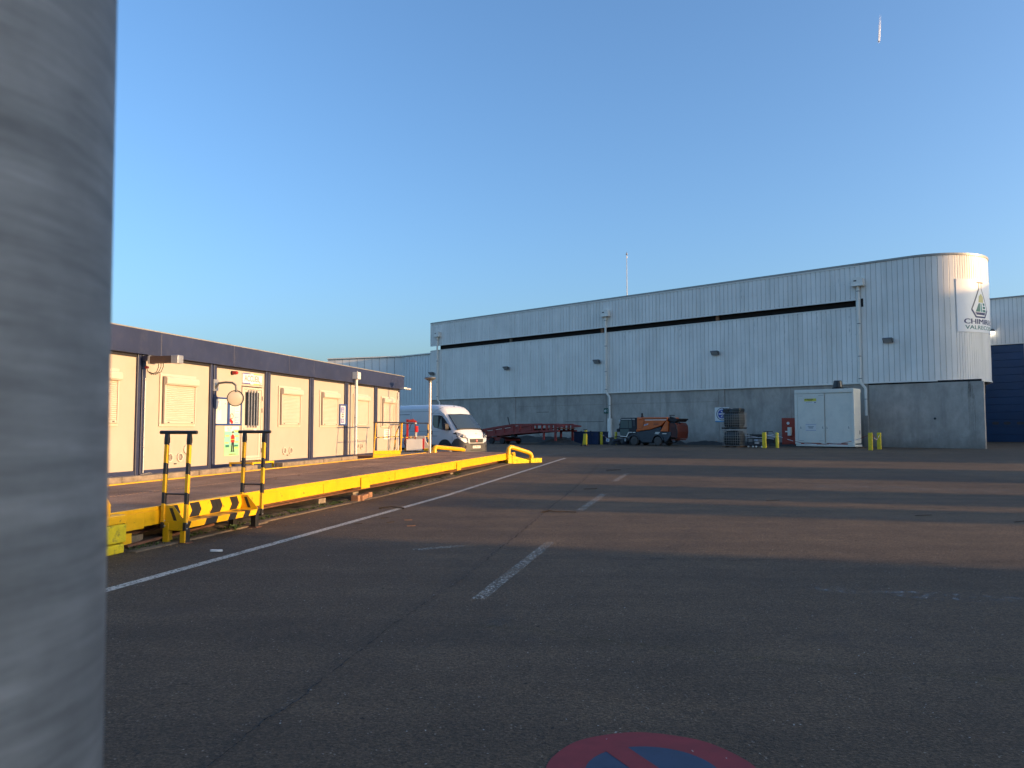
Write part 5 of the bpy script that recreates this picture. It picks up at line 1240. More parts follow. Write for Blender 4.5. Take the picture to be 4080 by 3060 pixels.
# ------------------------------------------------------------------ white van
def van():
    h = math.atan2(-0.616, 0.788)
    t = thing('delivery_van', 'white high roofed delivery van with grey bumper parked beyond the weighbridge', 'van', (-2.52, 36.95, gz(36.5)), h)
    S = [(-4.7, .40, .96, 1.00, 1.1, .90, 2.36), (-4.62, .36, .99, 1.02, 1.1, .93, 2.42), (-3.0, .36, .99, 1.02, 1.1, .93, 2.44), (-0.95, .36, .99, 1.02, 1.1, .93, 2.44), (-0.6, .36, .99, 1.02, 1.1, .93, 2.41),
         (-0.35, .36, .99, 1.02, 1.1, .92, 2.34), (-0.12, .36, .99, 1.02, 1.1, .89, 2.18), (0.04, .36, .99, 1.02, 1.1, .87, 1.97), (0.35, .36, .99, 1.01, 1.08, .88, 1.63), (0.68, .36, .98, 1.0, 1.02, .90, 1.27),
         (0.80, .36, .96, .97, .95, .84, 1.17), (0.92, .36, .90, .91, .84, .76, 1.03), (0.99, .36, .80, .80, .74, .66, .90), (1.02, .38, .70, .70, .66, .58, .78)]
    def sec(p):
        x, zb, wl, wb, zbelt, wt, zt = p; zc = max(zbelt + 0.02, zt - 0.20); 
        half = [(-wl, zb), (-wb, (zb + zbelt) / 2), (-wb, zbelt), (-(wb * 0.25 + wt * 0.75), zc), (-wt * 0.93, zt - 0.08), (-wt * 0.80, zt - 0.02), (-wt * 0.4, zt + 0.015)]
        pts = half + [(-a, b) for a, b in reversed(half)]
        return [(x, a, b) for a, b in pts]
    def side_y(x, z):
        for i in range(len(S) - 1):
            if S[i][0] <= x <= S[i + 1][0]:
                u = (x - S[i][0]) / (S[i + 1][0] - S[i][0]); p = [S[i][k] * (1 - u) + S[i + 1][k] * u for k in range(7)]; break
        else: p = S[-1]
        zc = max(p[4] + 0.02, p[6] - 0.20)
        if z <= p[4]: return p[3]
        w1 = p[3] * .25 + p[5] * .75
        if z <= zc: return p[3] + (w1 - p[3]) * (z - p[4]) / (zc - p[4])
        return w1 + (p[5] * .93 - w1) * min(1, (z - zc) / max(.01, p[6] - .08 - zc))
    MB().loft([sec(p) for p in S]).build('body', M['van_white'], t, smooth=True, angle=28)
    def side_patch(poly, name, m, off=0.008, parent=t):
        for sgn in (-1,):
            return MB().add([(x, sgn * (side_y(x, z) + off), z) for x, z in poly], [tuple(range(len(poly)))]).build(name, m, parent)
    side_patch([(-0.80, 1.93), (-0.45, 1.93), (-0.26, 1.90), (-0.10, 1.76), (0.12, 1.52), (0.36, 1.25), (0.30, 1.22), (-0.20, 1.25), (-0.70, 1.36), (-0.80, 1.50)], 'window_surround', M['black'], 0.006)
    side_patch([(-0.76, 1.89), (-0.47, 1.89), (-0.47, 1.32), (-0.68, 1.38), (-0.76, 1.52)], 'side_window', M['glass'], 0.010)
    side_patch([(-0.43, 1.89), (-0.28, 1.87), (-0.12, 1.73), (0.06, 1.52), (0.14, 1.30), (-0.20, 1.28), (-0.43, 1.31)], 'side_window', M['glass'], 0.010)
    # windscreen
    ws = []
    for (x, w, z) in ((0.045, .80, 1.95), (0.35, .83, 1.62), (0.665, .86, 1.275)):
        ws.append([(x + 0.012 + 0.03 * (1 - (k / 4 - 1) ** 2), -w + w * k / 4, z + 0.012 + 0.02 * (1 - (k / 4 - 1) ** 2)) for k in range(9)])
    MB().loft(ws, cap=False, closed=False).build('windscreen', M['van_glass'], t, smooth=True, angle=60)
    sr = MB()
    sr.tube([(0.05, -.82, 1.965), (0.09, 0, 1.99), (0.05, .82, 1.965)], 0.018, 6).tube([(0.67, -.89, 1.265), (0.72, 0, 1.29), (0.67, .89, 1.265)], 0.028, 6)
    sr.tube([(0.05, -.82, 1.965), (0.36, -.855, 1.62), (0.67, -.89, 1.265)], 0.014, 6)
    sr.build('screen_seal', M['black'], t, smooth=True)
    MB().bar((0.70, -0.75, 1.30), (0.74, 0.1, 1.31), 0.02, 0.02).build('wiper', M['black'], t); MB().bar((0.70, 0.15, 1.32), (0.69, 0.8, 1.30), 0.02, 0.02).build('wiper', M['black'], t)
    # bumper
    bs = []
    for x, w, zb, zt in ((0.42, 1.025, .24, .60), (0.60, 1.02, .22, .80), (0.80, .99, .21, .86), (0.95, .90, .20, .74), (1.04, .78, .20, .62), (1.08, .60, .21, .60)):
        bs.append([(x, -w, zb), (x, -w, zt), (x, -w * .7, zt + .01), (x, w * .7, zt + .01), (x, w, zt), (x, w, zb)])
    MB().loft(bs).build('bumper', M['bumper'], t, smooth=True, angle=40)
    MB().prism([(-0.56, 0.60), (0.56, 0.60), (0.60, 0.86), (-0.60, 0.86)], 1.00, 1.075, 'yz').build('grille_surround', M['van_white'], t, bevel=0.02)
    gr = MB().prism([(-0.45, 0.64), (0.45, 0.64), (0.49, 0.82), (-0.49, 0.82)], 1.07, 1.084, 'yz').build('grille', M['ink'], t)
    for z in (.675, .715, .755, .79): MB().box(1.084, 1.094, -0.46, 0.46, z, z + 0.012).build('grille_bar', M['chassis'], gr)
    MB().cyl((1.09, 0, .73), (1.105, 0, .73), 0.062, n=20).build('badge', M['ink_red'], gr)
    text('FIAT', 0.05, M['paper'], gr, (1.107, 0.0, .73), (R(90), 0, R(90)), 'badge_lettering', 0.001, 1.0)
    MB().box(1.07, 1.09, -0.42, 0.42, 0.53, 0.585).build('lower_intake', M['ink'], t)
    pt = MB().box(1.085, 1.098, -0.27, 0.27, 0.38, 0.50).build('number_plate', M['paper'], t)
    text('CP-496-KT', 0.11, M['ink'], pt, (1.1, 0.0, .44), (R(90), 0, R(90)), 'plate_lettering', 0.001, 0.92)
    MB().box(1.07, 1.088, -0.42, 0.42, 0.27, 0.31).build('lower_intake', M['ink'], t)
    for sg in (-1, 1):
        MB().add([(0.50, sg * 1.0, 1.06), (0.80, sg * 0.985, .89), (0.985, sg * .80, .87), (1.03, sg * .60, .86), (0.97, sg * .66, .98), (0.86, sg * .88, 1.06), (0.66, sg * .985, 1.12)], [tuple(range(7))]).build('headlight', M['lens_clear'], t)
        MB().add([(0.48, sg * 1.006, 1.065), (0.80, sg * 0.99, .875), (1.03, sg * .60, .845), (0.97, sg * .655, .99), (0.86, sg * .885, 1.075), (0.66, sg * .99, 1.135)], [tuple(range(6))]).build('headlight_housing', M['ink'], t)
        MB().cyl((0.90, sg * .80, .955), (0.99, sg * .80, .945), 0.055, n=16).build('headlight_bulb', M['steel'], t)
        MB().box(1.0, 1.065, sg * .66 - .10, sg * .66 + .10, 0.40, 0.52).build('fog_recess', M['ink'], t)
        MB().cyl((1.0, sg * .70, .30), (1.045, sg * .70, .30), 0.05, n=14).build('fog_lamp', M['lens'], t)
        for x in (0.0, -3.45):
            MB().cyl((x, sg * 0.90, .36), (x, sg * 1.028, .36), 0.44, n=32).build('wheel_arch', M['ink'], t)
            w = thing_part('wheel', t, (x, sg * 0.93, .345))
            MB().loft([[(r * math.cos(a), y * sg, r * math.sin(a)) for a in [2 * math.pi * k / 32 for k in range(32)]] for r, y in ((.22, -.1), (.32, -.1), (.345, -.06), (.345, .08), (.32, .115), (.22, .115))]).build('tyre', M['rubber'], w, smooth=True, angle=50)
            MB().loft([[(r * math.cos(a), y * sg, r * math.sin(a)) for a in [2 * math.pi * k / 24 for k in range(24)]] for r, y in ((.215, .10), (.21, .118), (.16, .10), (.10, .125), (.03, .13))]).build('rim', M['steel'], w, smooth=True)
            for k in range(6): MB().cyl((.13 * math.cos(k * 1.05), sg * .105, .13 * math.sin(k * 1.05)), (.13 * math.cos(k * 1.05), sg * .12, .13 * math.sin(k * 1.05)), 0.025, n=8).build('rim_hole', M['ink'], w)
        mr = MB().prism([(0.05, 1.26), (0.20, 1.22), (0.24, 1.30), (0.22, 1.52), (0.08, 1.56), (0.02, 1.50)], sg * 1.12 - .12, sg * 1.12 + .12).build('door_mirror', M['ink'], t, bevel=0.02)
        MB().bar((0.12, sg * .93, 1.28), (0.12, sg * 1.06, 1.30), 0.1, 0.05).build('mirror_arm', M['ink'], mr)
    MB().box(0.0, 0.045, -1.20, -1.02, 1.28, 1.50).build('mirror_glass', M['mirror'], t)
    # seams and handles on the visible flank
    def seam_(pts, r=0.006): MB().tube([(x, -(side_y(x, z) + 0.001), z) for x, z in pts], r, 4).build('panel_seam', M['chassis'], t)
    seam_([(-0.95, .38), (-0.95, 1.2), (-0.95, 1.8), (-0.94, 2.02)]); seam_([(-0.94, 2.02), (-0.4, 2.02), (-0.15, 1.86)]); seam_([(0.45, .95), (0.45, .74)])
    seam_([(-4.6, 2.12), (-3, 2.12), (-0.98, 2.12)]); seam_([(-2.30, .4), (-2.30, 1.3), (-2.30, 2.12)]); seam_([(-4.6, 1.98), (-2.4, 1.98)], 0.012); seam_([(-0.9, 1.98), (-0.55, 2.2), (-0.3, 2.3)])
    seam_([(-4.6, 1.16), (-0.5, 1.16), (0.4, 1.14)], 0.004); seam_([(-4.6, .96), (-2.3, .95), (-0.5, .95)], 0.010)
    side_patch([(-0.88, 1.02), (-0.80, 1.02), (-0.80, 1.20), (-0.88, 1.20)], 'door_handle', M['ink'], 0.02)
    side_patch([(-0.90, .42), (-0.55, .42), (-0.55, .54), (-0.90, .54)], 'step_recess', M['ink'], 0.006)
    MB().tube([(-0.35, 0.0, 2.34), (-0.42, 0.0, 2.52), (-0.46, 0, 2.62)], 0.006, 5).build('aerial', M['ink'], t)
    MB().cyl((-0.35, 0, 2.33), (-0.36, 0, 2.38), 0.03, 0.015, n=8).build('aerial_base', M['ink'], t)
    MB().box(-4.55, 0.5, -0.8, 0.8, 0.24, 0.40).build('underbody', M['ink'], t)
    MB().box(0.86, 0.92, 0.12, 0.25, 1.05, 1.09).build('bonnet_plate', M['steel'], t)
M['van_glass'] = glass_mat('windscreen_glass', (0.035, 0.055, 0.075), 0.05)
M['lens_clear'] = glass_mat('headlight_glass', (0.30, 0.31, 0.33), 0.05)
van()

# ------------------------------------------------------------------ red loading ramp
def ramp_():
    X0 = -45.4
    t = thing('loading_ramp', 'long dark red mobile loading ramp standing along the concrete wall', 'ramp', fw(WA, X0, 45.0, 0.33), WA)
    for k, y in enumerate((0.0, 2.1)):
        g = thing_part('side_girder', t, (0, y, 0))
        MB().prism([(0, 0.98), (3.9, 1.46), (6.9, 1.50), (6.9, 1.62), (3.9, 1.60), (0, 1.13)], 0, 0.14).build('top_flange', M['dark_red'], g)
        MB().prism([(0.45, 0.50), (4.2, 0.80), (6.7, 0.96), (8.65, 1.00), (8.65, 1.12), (6.7, 1.10), (4.2, 0.96), (0.35, 0.66)], 0, 0.14).build('bottom_flange', M['dark_red'], g)
        MB().prism([(0.0, 0.98), (0.4, 0.66), (4.2, 0.96), (4.2, 1.47), (3.9, 1.46)], 0.05, 0.07).build('web', M['dark_red'], g)
        for x in (0.9, 1.9, 2.9, 3.9, 4.55, 6.0, 6.9): 
            zt = 1.0 + x * 0.123 if x < 3.9 else 1.5; zb = 0.62 + (x - .4) * 0.08
            MB().box(x, x + 0.13, 0.0, 0.12, min(zb, 1.06), zt + 0.02).build('web_stiffener', M['dark_red'], g)
        MB().prism([(4.2, 0.95), (5.9, 1.08), (5.9, 1.24), (4.2, 1.20)], 0.05, 0.07).build('web_plate', M['dark_red'], g)
        MB().box(6.9, 8.35, 0, 0.12, 1.47, 1.60).build('end_rail', M['dark_red'], g)
        for x in (7.35, 7.8, 8.2): MB().box(x, x + 0.2, 0.0, 0.1, 1.1, 1.48).build('web_stiffener', M['dark_red'], g)
        MB().prism([(8.35, 1.30), (9.1, 1.36), (9.1, 1.46), (8.35, 1.56)], 0, 0.12).build('lip', M['dark_red'], g)
    for x in (1.0, 2.0, 2.95): MB().prism([(x, 0.90 + x * .11), (x + 0.7, 0.90 + (x + .7) * .11), (x + 0.7, 0.93 + (x + .7) * .11), (x, 0.93 + x * .11)], 0.045, 0.05).build('light_slit', M['trim'], t)
    MB().prism([(0.3, 0.72), (4.0, 1.15), (8.6, 1.22), (8.6, 1.28), (4.0, 1.22), (0.3, 0.80)], 0.1, 2.1).build('ramp_deck', M['rust'], t)
    for x, zb in ((7.05, 0.36), (8.2, 0.30)):
        for y in (0.02, 2.1): MB().box(x, x + 0.14, y, y + 0.12, zb, 1.05).build('support_leg', M['dark_red'], t)
    MB().tube([(6.7, -0.03, 1.1), (6.72, -0.03, 0.75), (6.9, -0.03, 0.6), (7.05, -0.02, 0.7)], 0.015, 6).build('chain', M['ink'], t)
    MB().tube([(8.5, -0.03, 1.05), (8.45, -0.03, 0.8), (8.3, -0.03, 0.5)], 0.02, 6).build('chain', M['ink'], t)
    MB().box(3.6, 4.0, 0.2, 0.5, 0.55, 0.85).build('pump_unit', M['ink'], t)
    MB().bar((3.25, 0.4, 1.5), (3.05, 0.4, 2.15), 0.05, 0.05).build('pump_lever', M['ink'], t)
    bg_ = MB(); bg_.prism([(0.6, 0.30), (3.0, 0.22), (3.0, 0.38), (2.4, 0.52), (1.0, 0.55)], 0.2, 1.9); bg_.box(1.9, 2.05, 0.3, 0.5, 0.4, 0.8)
    bg_.build('bogie', M['dark_red'], t)
    for x in (1.55, 2.75):
        for y in (0.0, 1.9): MB().cyl((x, y, 0.24), (x, y + 0.2, 0.24), 0.24, n=20).build('ramp_wheel', M['rubber'], t)
ramp_()

# ------------------------------------------------------------------ dirt against the wall
random.seed(21)
def heap(name, x0, x1, y0, y1, hmax, nx, ny, kind='structure'):
    v = []
    prof = [random.uniform(0.45, 1.0) for _ in range(nx + 1)]
    prof = [(prof[max(0, i - 1)] + prof[i] + prof[min(nx, i + 1)]) / 3 for i in range(nx + 1)]
    for i in range(nx + 1):
        for j in range(ny + 1):
            u = j / ny; e = min(1, min(i, nx - i) / 3)
            p = fw(WA, x0 + (x1 - x0) * i / nx, y0 + (y1 - y0) * u)
            hgt = hmax * prof[i] * e * (math.sin(u * math.pi / 2) ** 1.5)
            v.append((p[0], p[1], gz(p[1]) + hgt + (random.uniform(-.03, .05) * e if j else -0.02)))
    f = [(i * (ny + 1) + j, (i + 1) * (ny + 1) + j, (i + 1) * (ny + 1) + j + 1, i * (ny + 1) + j + 1) for i in range(nx) for j in range(ny)]
    return MB().add(v, f).build(name, M['dirt'], kind=kind, smooth=True, angle=80)
heap('dirt_bank', -60.5, -31.0, 51.3, 53.84, 0.62, 100, 8)
heap('dirt_bank', -31.0, -21.2, 52.0, 53.84, 0.30, 40, 8)
hp = MB(); v = []
for i in range(17):
    for j in range(11):
        a, b = i / 16 * 2 - 1, j / 10 * 2 - 1; r_ = min(1, math.hypot(a, b)); v.append((a * 2.3, b * 1.8, 0.47 * (math.cos(r_ * math.pi) + 1) / 2 * (1 if r_ < .95 else 0) + (random.uniform(0, .06) if r_ < .8 else -.01)))
hp.add(v, [(i * 11 + j, (i + 1) * 11 + j, (i + 1) * 11 + j + 1, i * 11 + j + 1) for i in range(16) for j in range(10)])
h_ = hp.build('dirt_heap', M['dirt'], smooth=True, angle=80); h_.location = fw(WA, -37.7, 46.2, 0.33); h_.rotation_euler = (0, 0, WA)
tag(h_, 'low dark heap of dirt under the right end of the red ramp', 'dirt heap')

# ------------------------------------------------------------------ skip and pump stand
sk = thing('steel_bin', 'low open dark blue steel bin against the wall left of the yellow bollards', 'bin', fw(WA, -37.7, 48.1, 0.33), WA)
f_ = MB(); f_.box(0, 2.33, 0, 0.03, 0.03, 0.96).box(0, 2.33, 1.3, 1.33, 0.03, 0.96).box(0, 0.03, 0.03, 1.3, 0.03, 0.96).box(2.30, 2.33, 0.03, 1.3, 0.03, 0.96).box(0, 2.33, 0.0, 1.33, 0.0, 0.03)
f_.build('bin_wall', M['skip_blue'], sk)
f_ = MB(); f_.box(-0.03, 2.36, -0.03, 0.06, 0.94, 1.0).box(-0.03, 2.36, 1.28, 1.36, 0.94, 1.0).box(-0.03, 0.06, 0.06, 1.28, 0.94, 1.0).box(2.27, 2.36, 0.06, 1.28, 0.94, 1.0)
f_.build('bin_rim', M['skip_blue'], sk)
for x in (0.0, 0.68, 1.6, 2.28): MB().box(x, x + 0.05, -0.035, 0.0, 0.03, 0.94).build('bin_rib', M['skip_blue'], sk)
for x in (0.68, 1.6): MB().box(x - 0.03, x + 0.07, -0.03, 0.02, 0.99, 1.05).build('lifting_lug', M['ink'], sk)
MB().ring((1.78, 0.78), 0.09, 0.06, -0.03, 0.0, 16).build('round_mark', M['chassis'], sk)
MB().box(0.2, 2.1, 0.1, 1.2, 0.4, 0.8).build('bin_contents', M['dirt'], sk, bevel=0.05)
jk = thing('pump_stand', 'yellow upright pump stand with a hand wheel in front of the blue bin', 'pump', fw(WA, -33.0, 43.3, 0.33), WA)
MB().box(-0.07, 0.17, -0.08, 0.10, 0.06, 0.86).build('pump_body', M['bollard'], jk, bevel=0.02)
MB().cyl((0.08, 0, 0.86), (0.08, 0, 1.0), 0.03, n=8).build('pump_shaft', M['ink'], jk)
MB().box(0.0, 0.2, -0.06, 0.06, 1.0, 1.12).build('pump_head', M['bollard'], jk, bevel=0.02)
MB().cyl((0.05, 0, 1.14), (0.05, 0, 1.18), 0.14, n=18).build('hand_wheel', M['ink'], jk)
MB().bar((-0.18, 0, 0.08), (-0.07, 0, 0.75), 0.04, 0.04).build('pump_lever', M['bollard'], jk)
MB().box(-0.22, 0.2, -0.14, 0.14, 0.04, 0.10).build('pump_base', M['rust'], jk)
for x in (-0.2, 0.16): MB().cyl((x, -0.17, 0.06), (x, -0.12, 0.06), 0.06, n=12).build('caster', M['rubber'], jk)

# ------------------------------------------------------------------ bollards, chain, tape
def bollard(b, y, square, label, h=0.98, r=0.105):
    g = fw(WA, b, y); t = thing('bollard', label, 'bollard', (g[0], g[1], gz(g[1])), WA + (R(8) if square else 0), 'yellow bollards along the hall')
    if square: MB().box(-r, r, -r, r, 0, h).build('post', M['bollard'], t, bevel=0.012); MB().box(-r + .01, r - .01, -r + .01, r - .01, h, h + 0.012).build('cap', M['bollard'], t)
    else:
        MB().tube([(0, 0, 0), (0, 0, h - 0.05), (0, 0, h - 0.015), (0, 0, h)], [r, r, r * .8, r * .4], 18).build('post', M['bollard'], t, smooth=True)
        MB().ring((0, h - 0.12), 0.03, 0.018, -r - 0.01, -r + 0.01, 12).build('chain_eye', M['steel'], t)
bollard(-21.18, 46.3, True, 'square yellow bollard right of the stacked cages, nearest the camera of that pair')
bollard(-21.05, 47.9, False, 'round yellow bollard between the scrap cart and the red cabinet')
bollard(-14.68, 45.8, True, 'square yellow bollard just right of the white storage container')
bollard(-14.93, 48.1, True, 'last square yellow bollard on the right, set behind its neighbour')
bollard(-35.28, 48.4, False, 'round yellow bollard right beside the blue bin', r=0.11)
bollard(-33.85, 48.3, False, 'round yellow bollard half hidden by the front brush of the sweeper', r=0.10)
def sag(p, q, drop, n=12):
    p = Vector(p); q = Vector(q); return [p.lerp(q, i / n) - Vector((0, 0, drop * (1 - (2 * i / n - 1) ** 2))) for i in range(n + 1)]
ch = thing('sagging_chain', 'sagging red and white chain with a paper notice between two bollards', 'chain', fw(WA, -35.2, 48.28, 1.2), WA)
pts = sag((0, 0, 0), (1.3, 0, -0.05), 0.33, 10)
for i in range(10): MB().tube([pts[i], pts[i + 1]], 0.016, 6).build('chain_link', M['tape'] if i % 2 else M['dark_red'], ch)
MB().obox((0.62, -0.03, -0.52), (0.30, 0.01, 0.24), Matrix.Rotation(R(12), 3, 'Y')).build('notice', M['paper'], ch)
MB().obox((0.62, -0.036, -0.52), (0.14, 0.006, 0.08), Matrix.Rotation(R(12), 3, 'Y')).build('notice_print', M['sign_blue'], ch)
tp = thing('barrier_tape', 'red and white barrier tape sagging in front of the white storage container', 'tape', fw(WA, -20.95, 47.8, 0.0), WA)
P0, P1, P2 = Vector((0, 0, 1.1)), Vector((4.5, -0.9, 0.62)), Vector((6.2, -2.0, 1.2))
tpp = [P0, Vector((0.35, -0.1, 0.98)), Vector((0.7, -0.2, 0.88)), Vector((1.1, -0.3, 0.78)), Vector((1.9, -0.5, 0.64)), Vector((2.7, -0.6, 0.60)), Vector((3.5, -0.8, 0.62)), Vector((4.3, -1.0, 0.68)), Vector((5.0, -1.3, 0.82)), Vector((5.6, -1.6, 0.99)), P2]
for i in range(len(tpp) - 1): MB().bar(tpp[i], tpp[i + 1], 0.008, 0.03).build('tape_band', M['tape'] if i % 2 == 0 else M['dark_red'], tp)
tp2 = thing('barrier_tape', 'short loop of barrier tape between the last two right hand bollards', 'tape', fw(WA, -14.68, 45.9, 0.33), WA)
q_ = sag((0.1, 0, 0.85), (-0.2, 2.1, 0.85), 0.25, 6)
for i in range(6): MB().bar(q_[i], q_[i + 1], 0.012, 0.05).build('tape_band', M['tape'] if i % 2 else M['red_cab'], tp2)

# ------------------------------------------------------------------ signs on the wall
es = thing('exit_sign', 'small green sign with a white left arrow beside the middle downpipe', 'sign', fw(WA, -38.93, HY - 0.02, 2.84), WA)
MB().box(0, 0.46, -0.03, 0, 0, 0.46).build('sign_panel', M['green_sign'], es)
MB().prism([(0.03, 0.23), (0.15, 0.36), (0.19, 0.32), (0.135, 0.255), (0.30, 0.255), (0.30, 0.205), (0.135, 0.205), (0.19, 0.14), (0.15, 0.10)], -0.036, -0.031).build('arrow', M['paper'], es)
MB().tube([(0.30, -0.034, 0.36), (0.38, -0.034, 0.34), (0.41, -0.034, 0.25), (0.38, -0.034, 0.15), (0.33, -0.034, 0.12)], 0.012, 5).build('curve_mark', M['paper'], es)
rs_ = thing('round_sign', 'white square sign with a blue ringed arrow symbol behind the stacked cages', 'sign', fw(WA, -28.53, HY - 0.02, 2.05), WA)
MB().box(0, 1.18, -0.03, 0, 0.10, 1.12).build('sign_panel', M['paper'], rs_); MB().box(0.03, 1.15, -0.026, 0, 0, 0.098).build('blue_strip', M['pale_blue'], rs_)
MB().ring((0.60, 0.61), 0.47, 0.42, -0.034, -0.031, 40).build('outer_ring', M['ink_navy'], rs_)
MB().cyl((0.60, -0.034, 0.61), (0.60, -0.031, 0.61), 0.34, n=40).build('blue_disc', M['sign_blue'], rs_)
MB().box(0.32, 0.90, -0.038, -0.0345, 0.57, 0.66).build('arrow_bar', M['paper'], rs_)
for s_ in (1, -1): MB().prism([(0.48, 0.615 + s_ * 0.24), (0.60, 0.615 + s_ * 0.24), (0.66, 0.615 + s_ * 0.10), (0.60, 0.615 + s_ * 0.10)], -0.038, -0.0345).build('arrow_part', M['paper'], rs_)
# flaked paint spots on the concrete
for k, (px_, z_) in enumerate(((-36.5, 3.75), (-36.2, 3.4), (-36.0, 3.2))):
    pass

# ------------------------------------------------------------------ sweeper
def sweeper():
    t = thing('road_sweeper', 'orange and black compact road sweeper with cab at the left parked by the wall', 'road sweeper', fw(WA, -31.0, 47.6, 0.33), WA)
    D = 1.75
    cab_ = MB().prism([(-1.98, 0.62), (-2.06, 0.95), (-2.16, 1.25), (-2.10, 1.34), (-1.97, 1.95), (-1.90, 2.02), (-0.52, 2.03), (-0.52, 0.62)], 0.05, D - 0.05).build('cab_body', M['ink'], t, bevel=0.03)
    MB().prism([(-1.99, 1.30), (-1.94, 1.84), (-1.28, 1.84), (-1.28, 1.27), (-1.98, 1.27)], 0.040, 0.049).build('cab_window', M['cab_glass'], t)
    MB().prism([(-1.24, 1.27), (-1.24, 1.84), (-0.97, 1.84), (-0.97, 1.27)], 0.040, 0.049).build('cab_window', M['cab_glass'], t)
    MB().prism([(-1.98, 0.74), (-2.03, 1.0), (-2.0, 1.19), (-1.22, 1.19), (-1.28, 0.95), (-1.45, 0.72)], 0.040, 0.049).build('lower_window', M['cab_glass'], t)
    MB().add([(-2.10, 0.15, 1.36), (-1.985, 0.15, 1.92), (-1.985, D - 0.15, 1.92), (-2.10, D - 0.15, 1.36)], [(0, 1, 2, 3)]).build('windscreen', M['cab_glass'], t).location = (-0.03, 0, 0)
    for x0, x1 in ((-1.90, -1.0), (-0.92, -0.70)): MB().box(x0, x1, 0.03, 0.049, 1.90, 1.935).build('white_stripe', M['trim'], t)
    MB().prism([(-2.0, 0.645), (-1.42, 0.60), (-1.22, 0.93), (-0.95, 0.93), (-0.95, 0.98), (-1.26, 0.98), (-1.46, 0.66), (-2.0, 0.70)], 0.025, 0.049).build('white_stripe', M['trim'], t)
    MB().box(-0.88, -0.66, 0.03, 0.049, 0.92, 0.97).build('white_stripe', M['trim'], t)
    MB().box(-0.84, -0.66, 0.02, 0.05, 1.40, 1.88).build('rear_mirror', M['chassis'], t)
    for y in (0.0, D - 0.12): MB().box(-2.30, -2.08, y, y + 0.12, 0.98, 1.22).build('front_mirror', M['ink'], t, bevel=0.02)
    MB().box(-2.16, -2.02, 0.1, 0.3, 1.72, 1.88).build('work_lamp', M['steel'], t, bevel=0.02); MB().box(-2.14, -2.02, 0.1, 0.25, 1.45, 1.60).build('work_lamp', M['ink'], t)
    MB().prism([(-0.49, 1.08), (-0.40, 1.05), (0.60, 1.16), (1.50, 1.42), (2.04, 1.88), (1.95, 2.03), (-0.49, 2.05)], 0.0, D).build('hopper', M['orange'], t, bevel=0.03)
    MB().prism([(-0.49, 1.08), (-0.55, 1.18), (-0.55, 1.02), (-0.35, 1.0)], 0.0, 0.3).build('hopper_lip', M['orange'], t)
    MB().prism([(1.46, 1.02), (2.10, 1.02), (2.12, 1.62), (1.98, 1.80)], 0.0, D).build('rear_wing', M['orange'], t, bevel=0.02)
    MB().prism([(-0.40, 1.0), (1.46, 1.0), (1.50, 1.36), (0.60, 1.12)], 0.05, D - 0.05).build('hopper_underside', M['chassis'], t)
    MB().box(0.20, 2.0, -0.012, 0.0, 1.82, 1.87).build('white_stripe', M['trim'], t); MB().box(0.05, 2.0, -0.006, 0.0, 1.90, 1.94).build('dark_line', M['ink'], t)
    MB().prism([(-0.40, 1.28), (-0.10, 1.30), (0.12, 1.88), (-0.40, 1.88)], -0.006, 0.0).build('access_panel', M['orange'], t, bevel=0.004)
    for a, b in (((-0.38, 1.24), (0.0, 1.26)), ((0.0, 1.26), (0.14, 1.75))): MB().bar((a[0], -0.008, a[1]), (b[0], -0.008, b[1]), 0.02, 0.01).build('panel_seam', M['ink'], t)
    for z in (1.50, 1.60): MB().box(0.95, 1.32, -0.01, 0.0, z, z + 0.03).build('louvre', M['ink'], t)
    MB().prism([(0.10, 1.42), (0.45, 1.50), (0.48, 1.60), (0.14, 1.52)], -0.012, 0.0).build('sticker', M['paper'], t); MB().prism([(0.15, 1.45), (0.42, 1.52), (0.43, 1.57), (0.18, 1.50)], -0.015, -0.0125).build('sticker_print', M['sign_blue'], t)
    MB().cyl((-0.30, -0.01, 1.92), (-0.05, -0.01, 1.92), 0.055, n=12).build('filler', M['orange'], t)
    MB().box(-0.45, -0.33, 0.5, 0.62, 2.05, 2.18).build('beacon_base', M['ink'], t); MB().tube([(-0.36, 0.5, 2.1), (-0.36, 0.5, 2.26), (-0.36, 0.5, 2.33), (-0.36, 0.5, 2.37)], [0.03, 0.07, 0.07, 0.03], 12).build('beacon', M['ink'], t)
    # lower grey body, fenders
    MB().prism([(-0.55, 0.62), (-0.10, 0.25), (0.72, 0.22), (0.86, 0.60), (1.25, 0.80), (1.70, 0.60), (1.80, 0.26), (2.0, 0.35), (2.35, 0.80), (2.30, 1.0), (-0.55, 1.0)], 0.04, D - 0.04).build('chassis_body', M['chassis'], t, bevel=0.02)
    for cx_ in (-0.78, 1.22):
        fp = [(cx_ + 0.50 * math.cos(a), 0.36 + 0.46 * math.sin(a)) for a in [R(5 + 17 * k) for k in range(11)]] + [(cx_ + 0.42 * math.cos(a), 0.36 + 0.39 * math.sin(a)) for a in [R(175 - 17 * k) for k in range(11)]]
        MB().prism(fp, 0.0, 0.35).build('fender', M['chassis'], t)
        for y in (0.02, D - 0.27):
            w = thing_part('wheel', t, (cx_, y, 0.325))
            MB().loft([[(r * math.cos(a), yy_, r * math.sin(a)) for a in [2 * math.pi * k / 28 for k in range(28)]] for r, yy_ in ((.19, 0.0), (.29, 0.0), (.325, .04), (.325, .21), (.29, .25), (.19, .25))]).build('tyre', M['tyre_grey'], w, smooth=True, angle=50)
            MB().loft([[(r * math.cos(a), yy_, r * math.sin(a)) for a in [2 * math.pi * k / 20 for k in range(20)]] for r, yy_ in ((.188, 0.02), (.14, 0.05), (.08, 0.02), (.02, .01))]).build('rim', M['ink'], w, smooth=True)
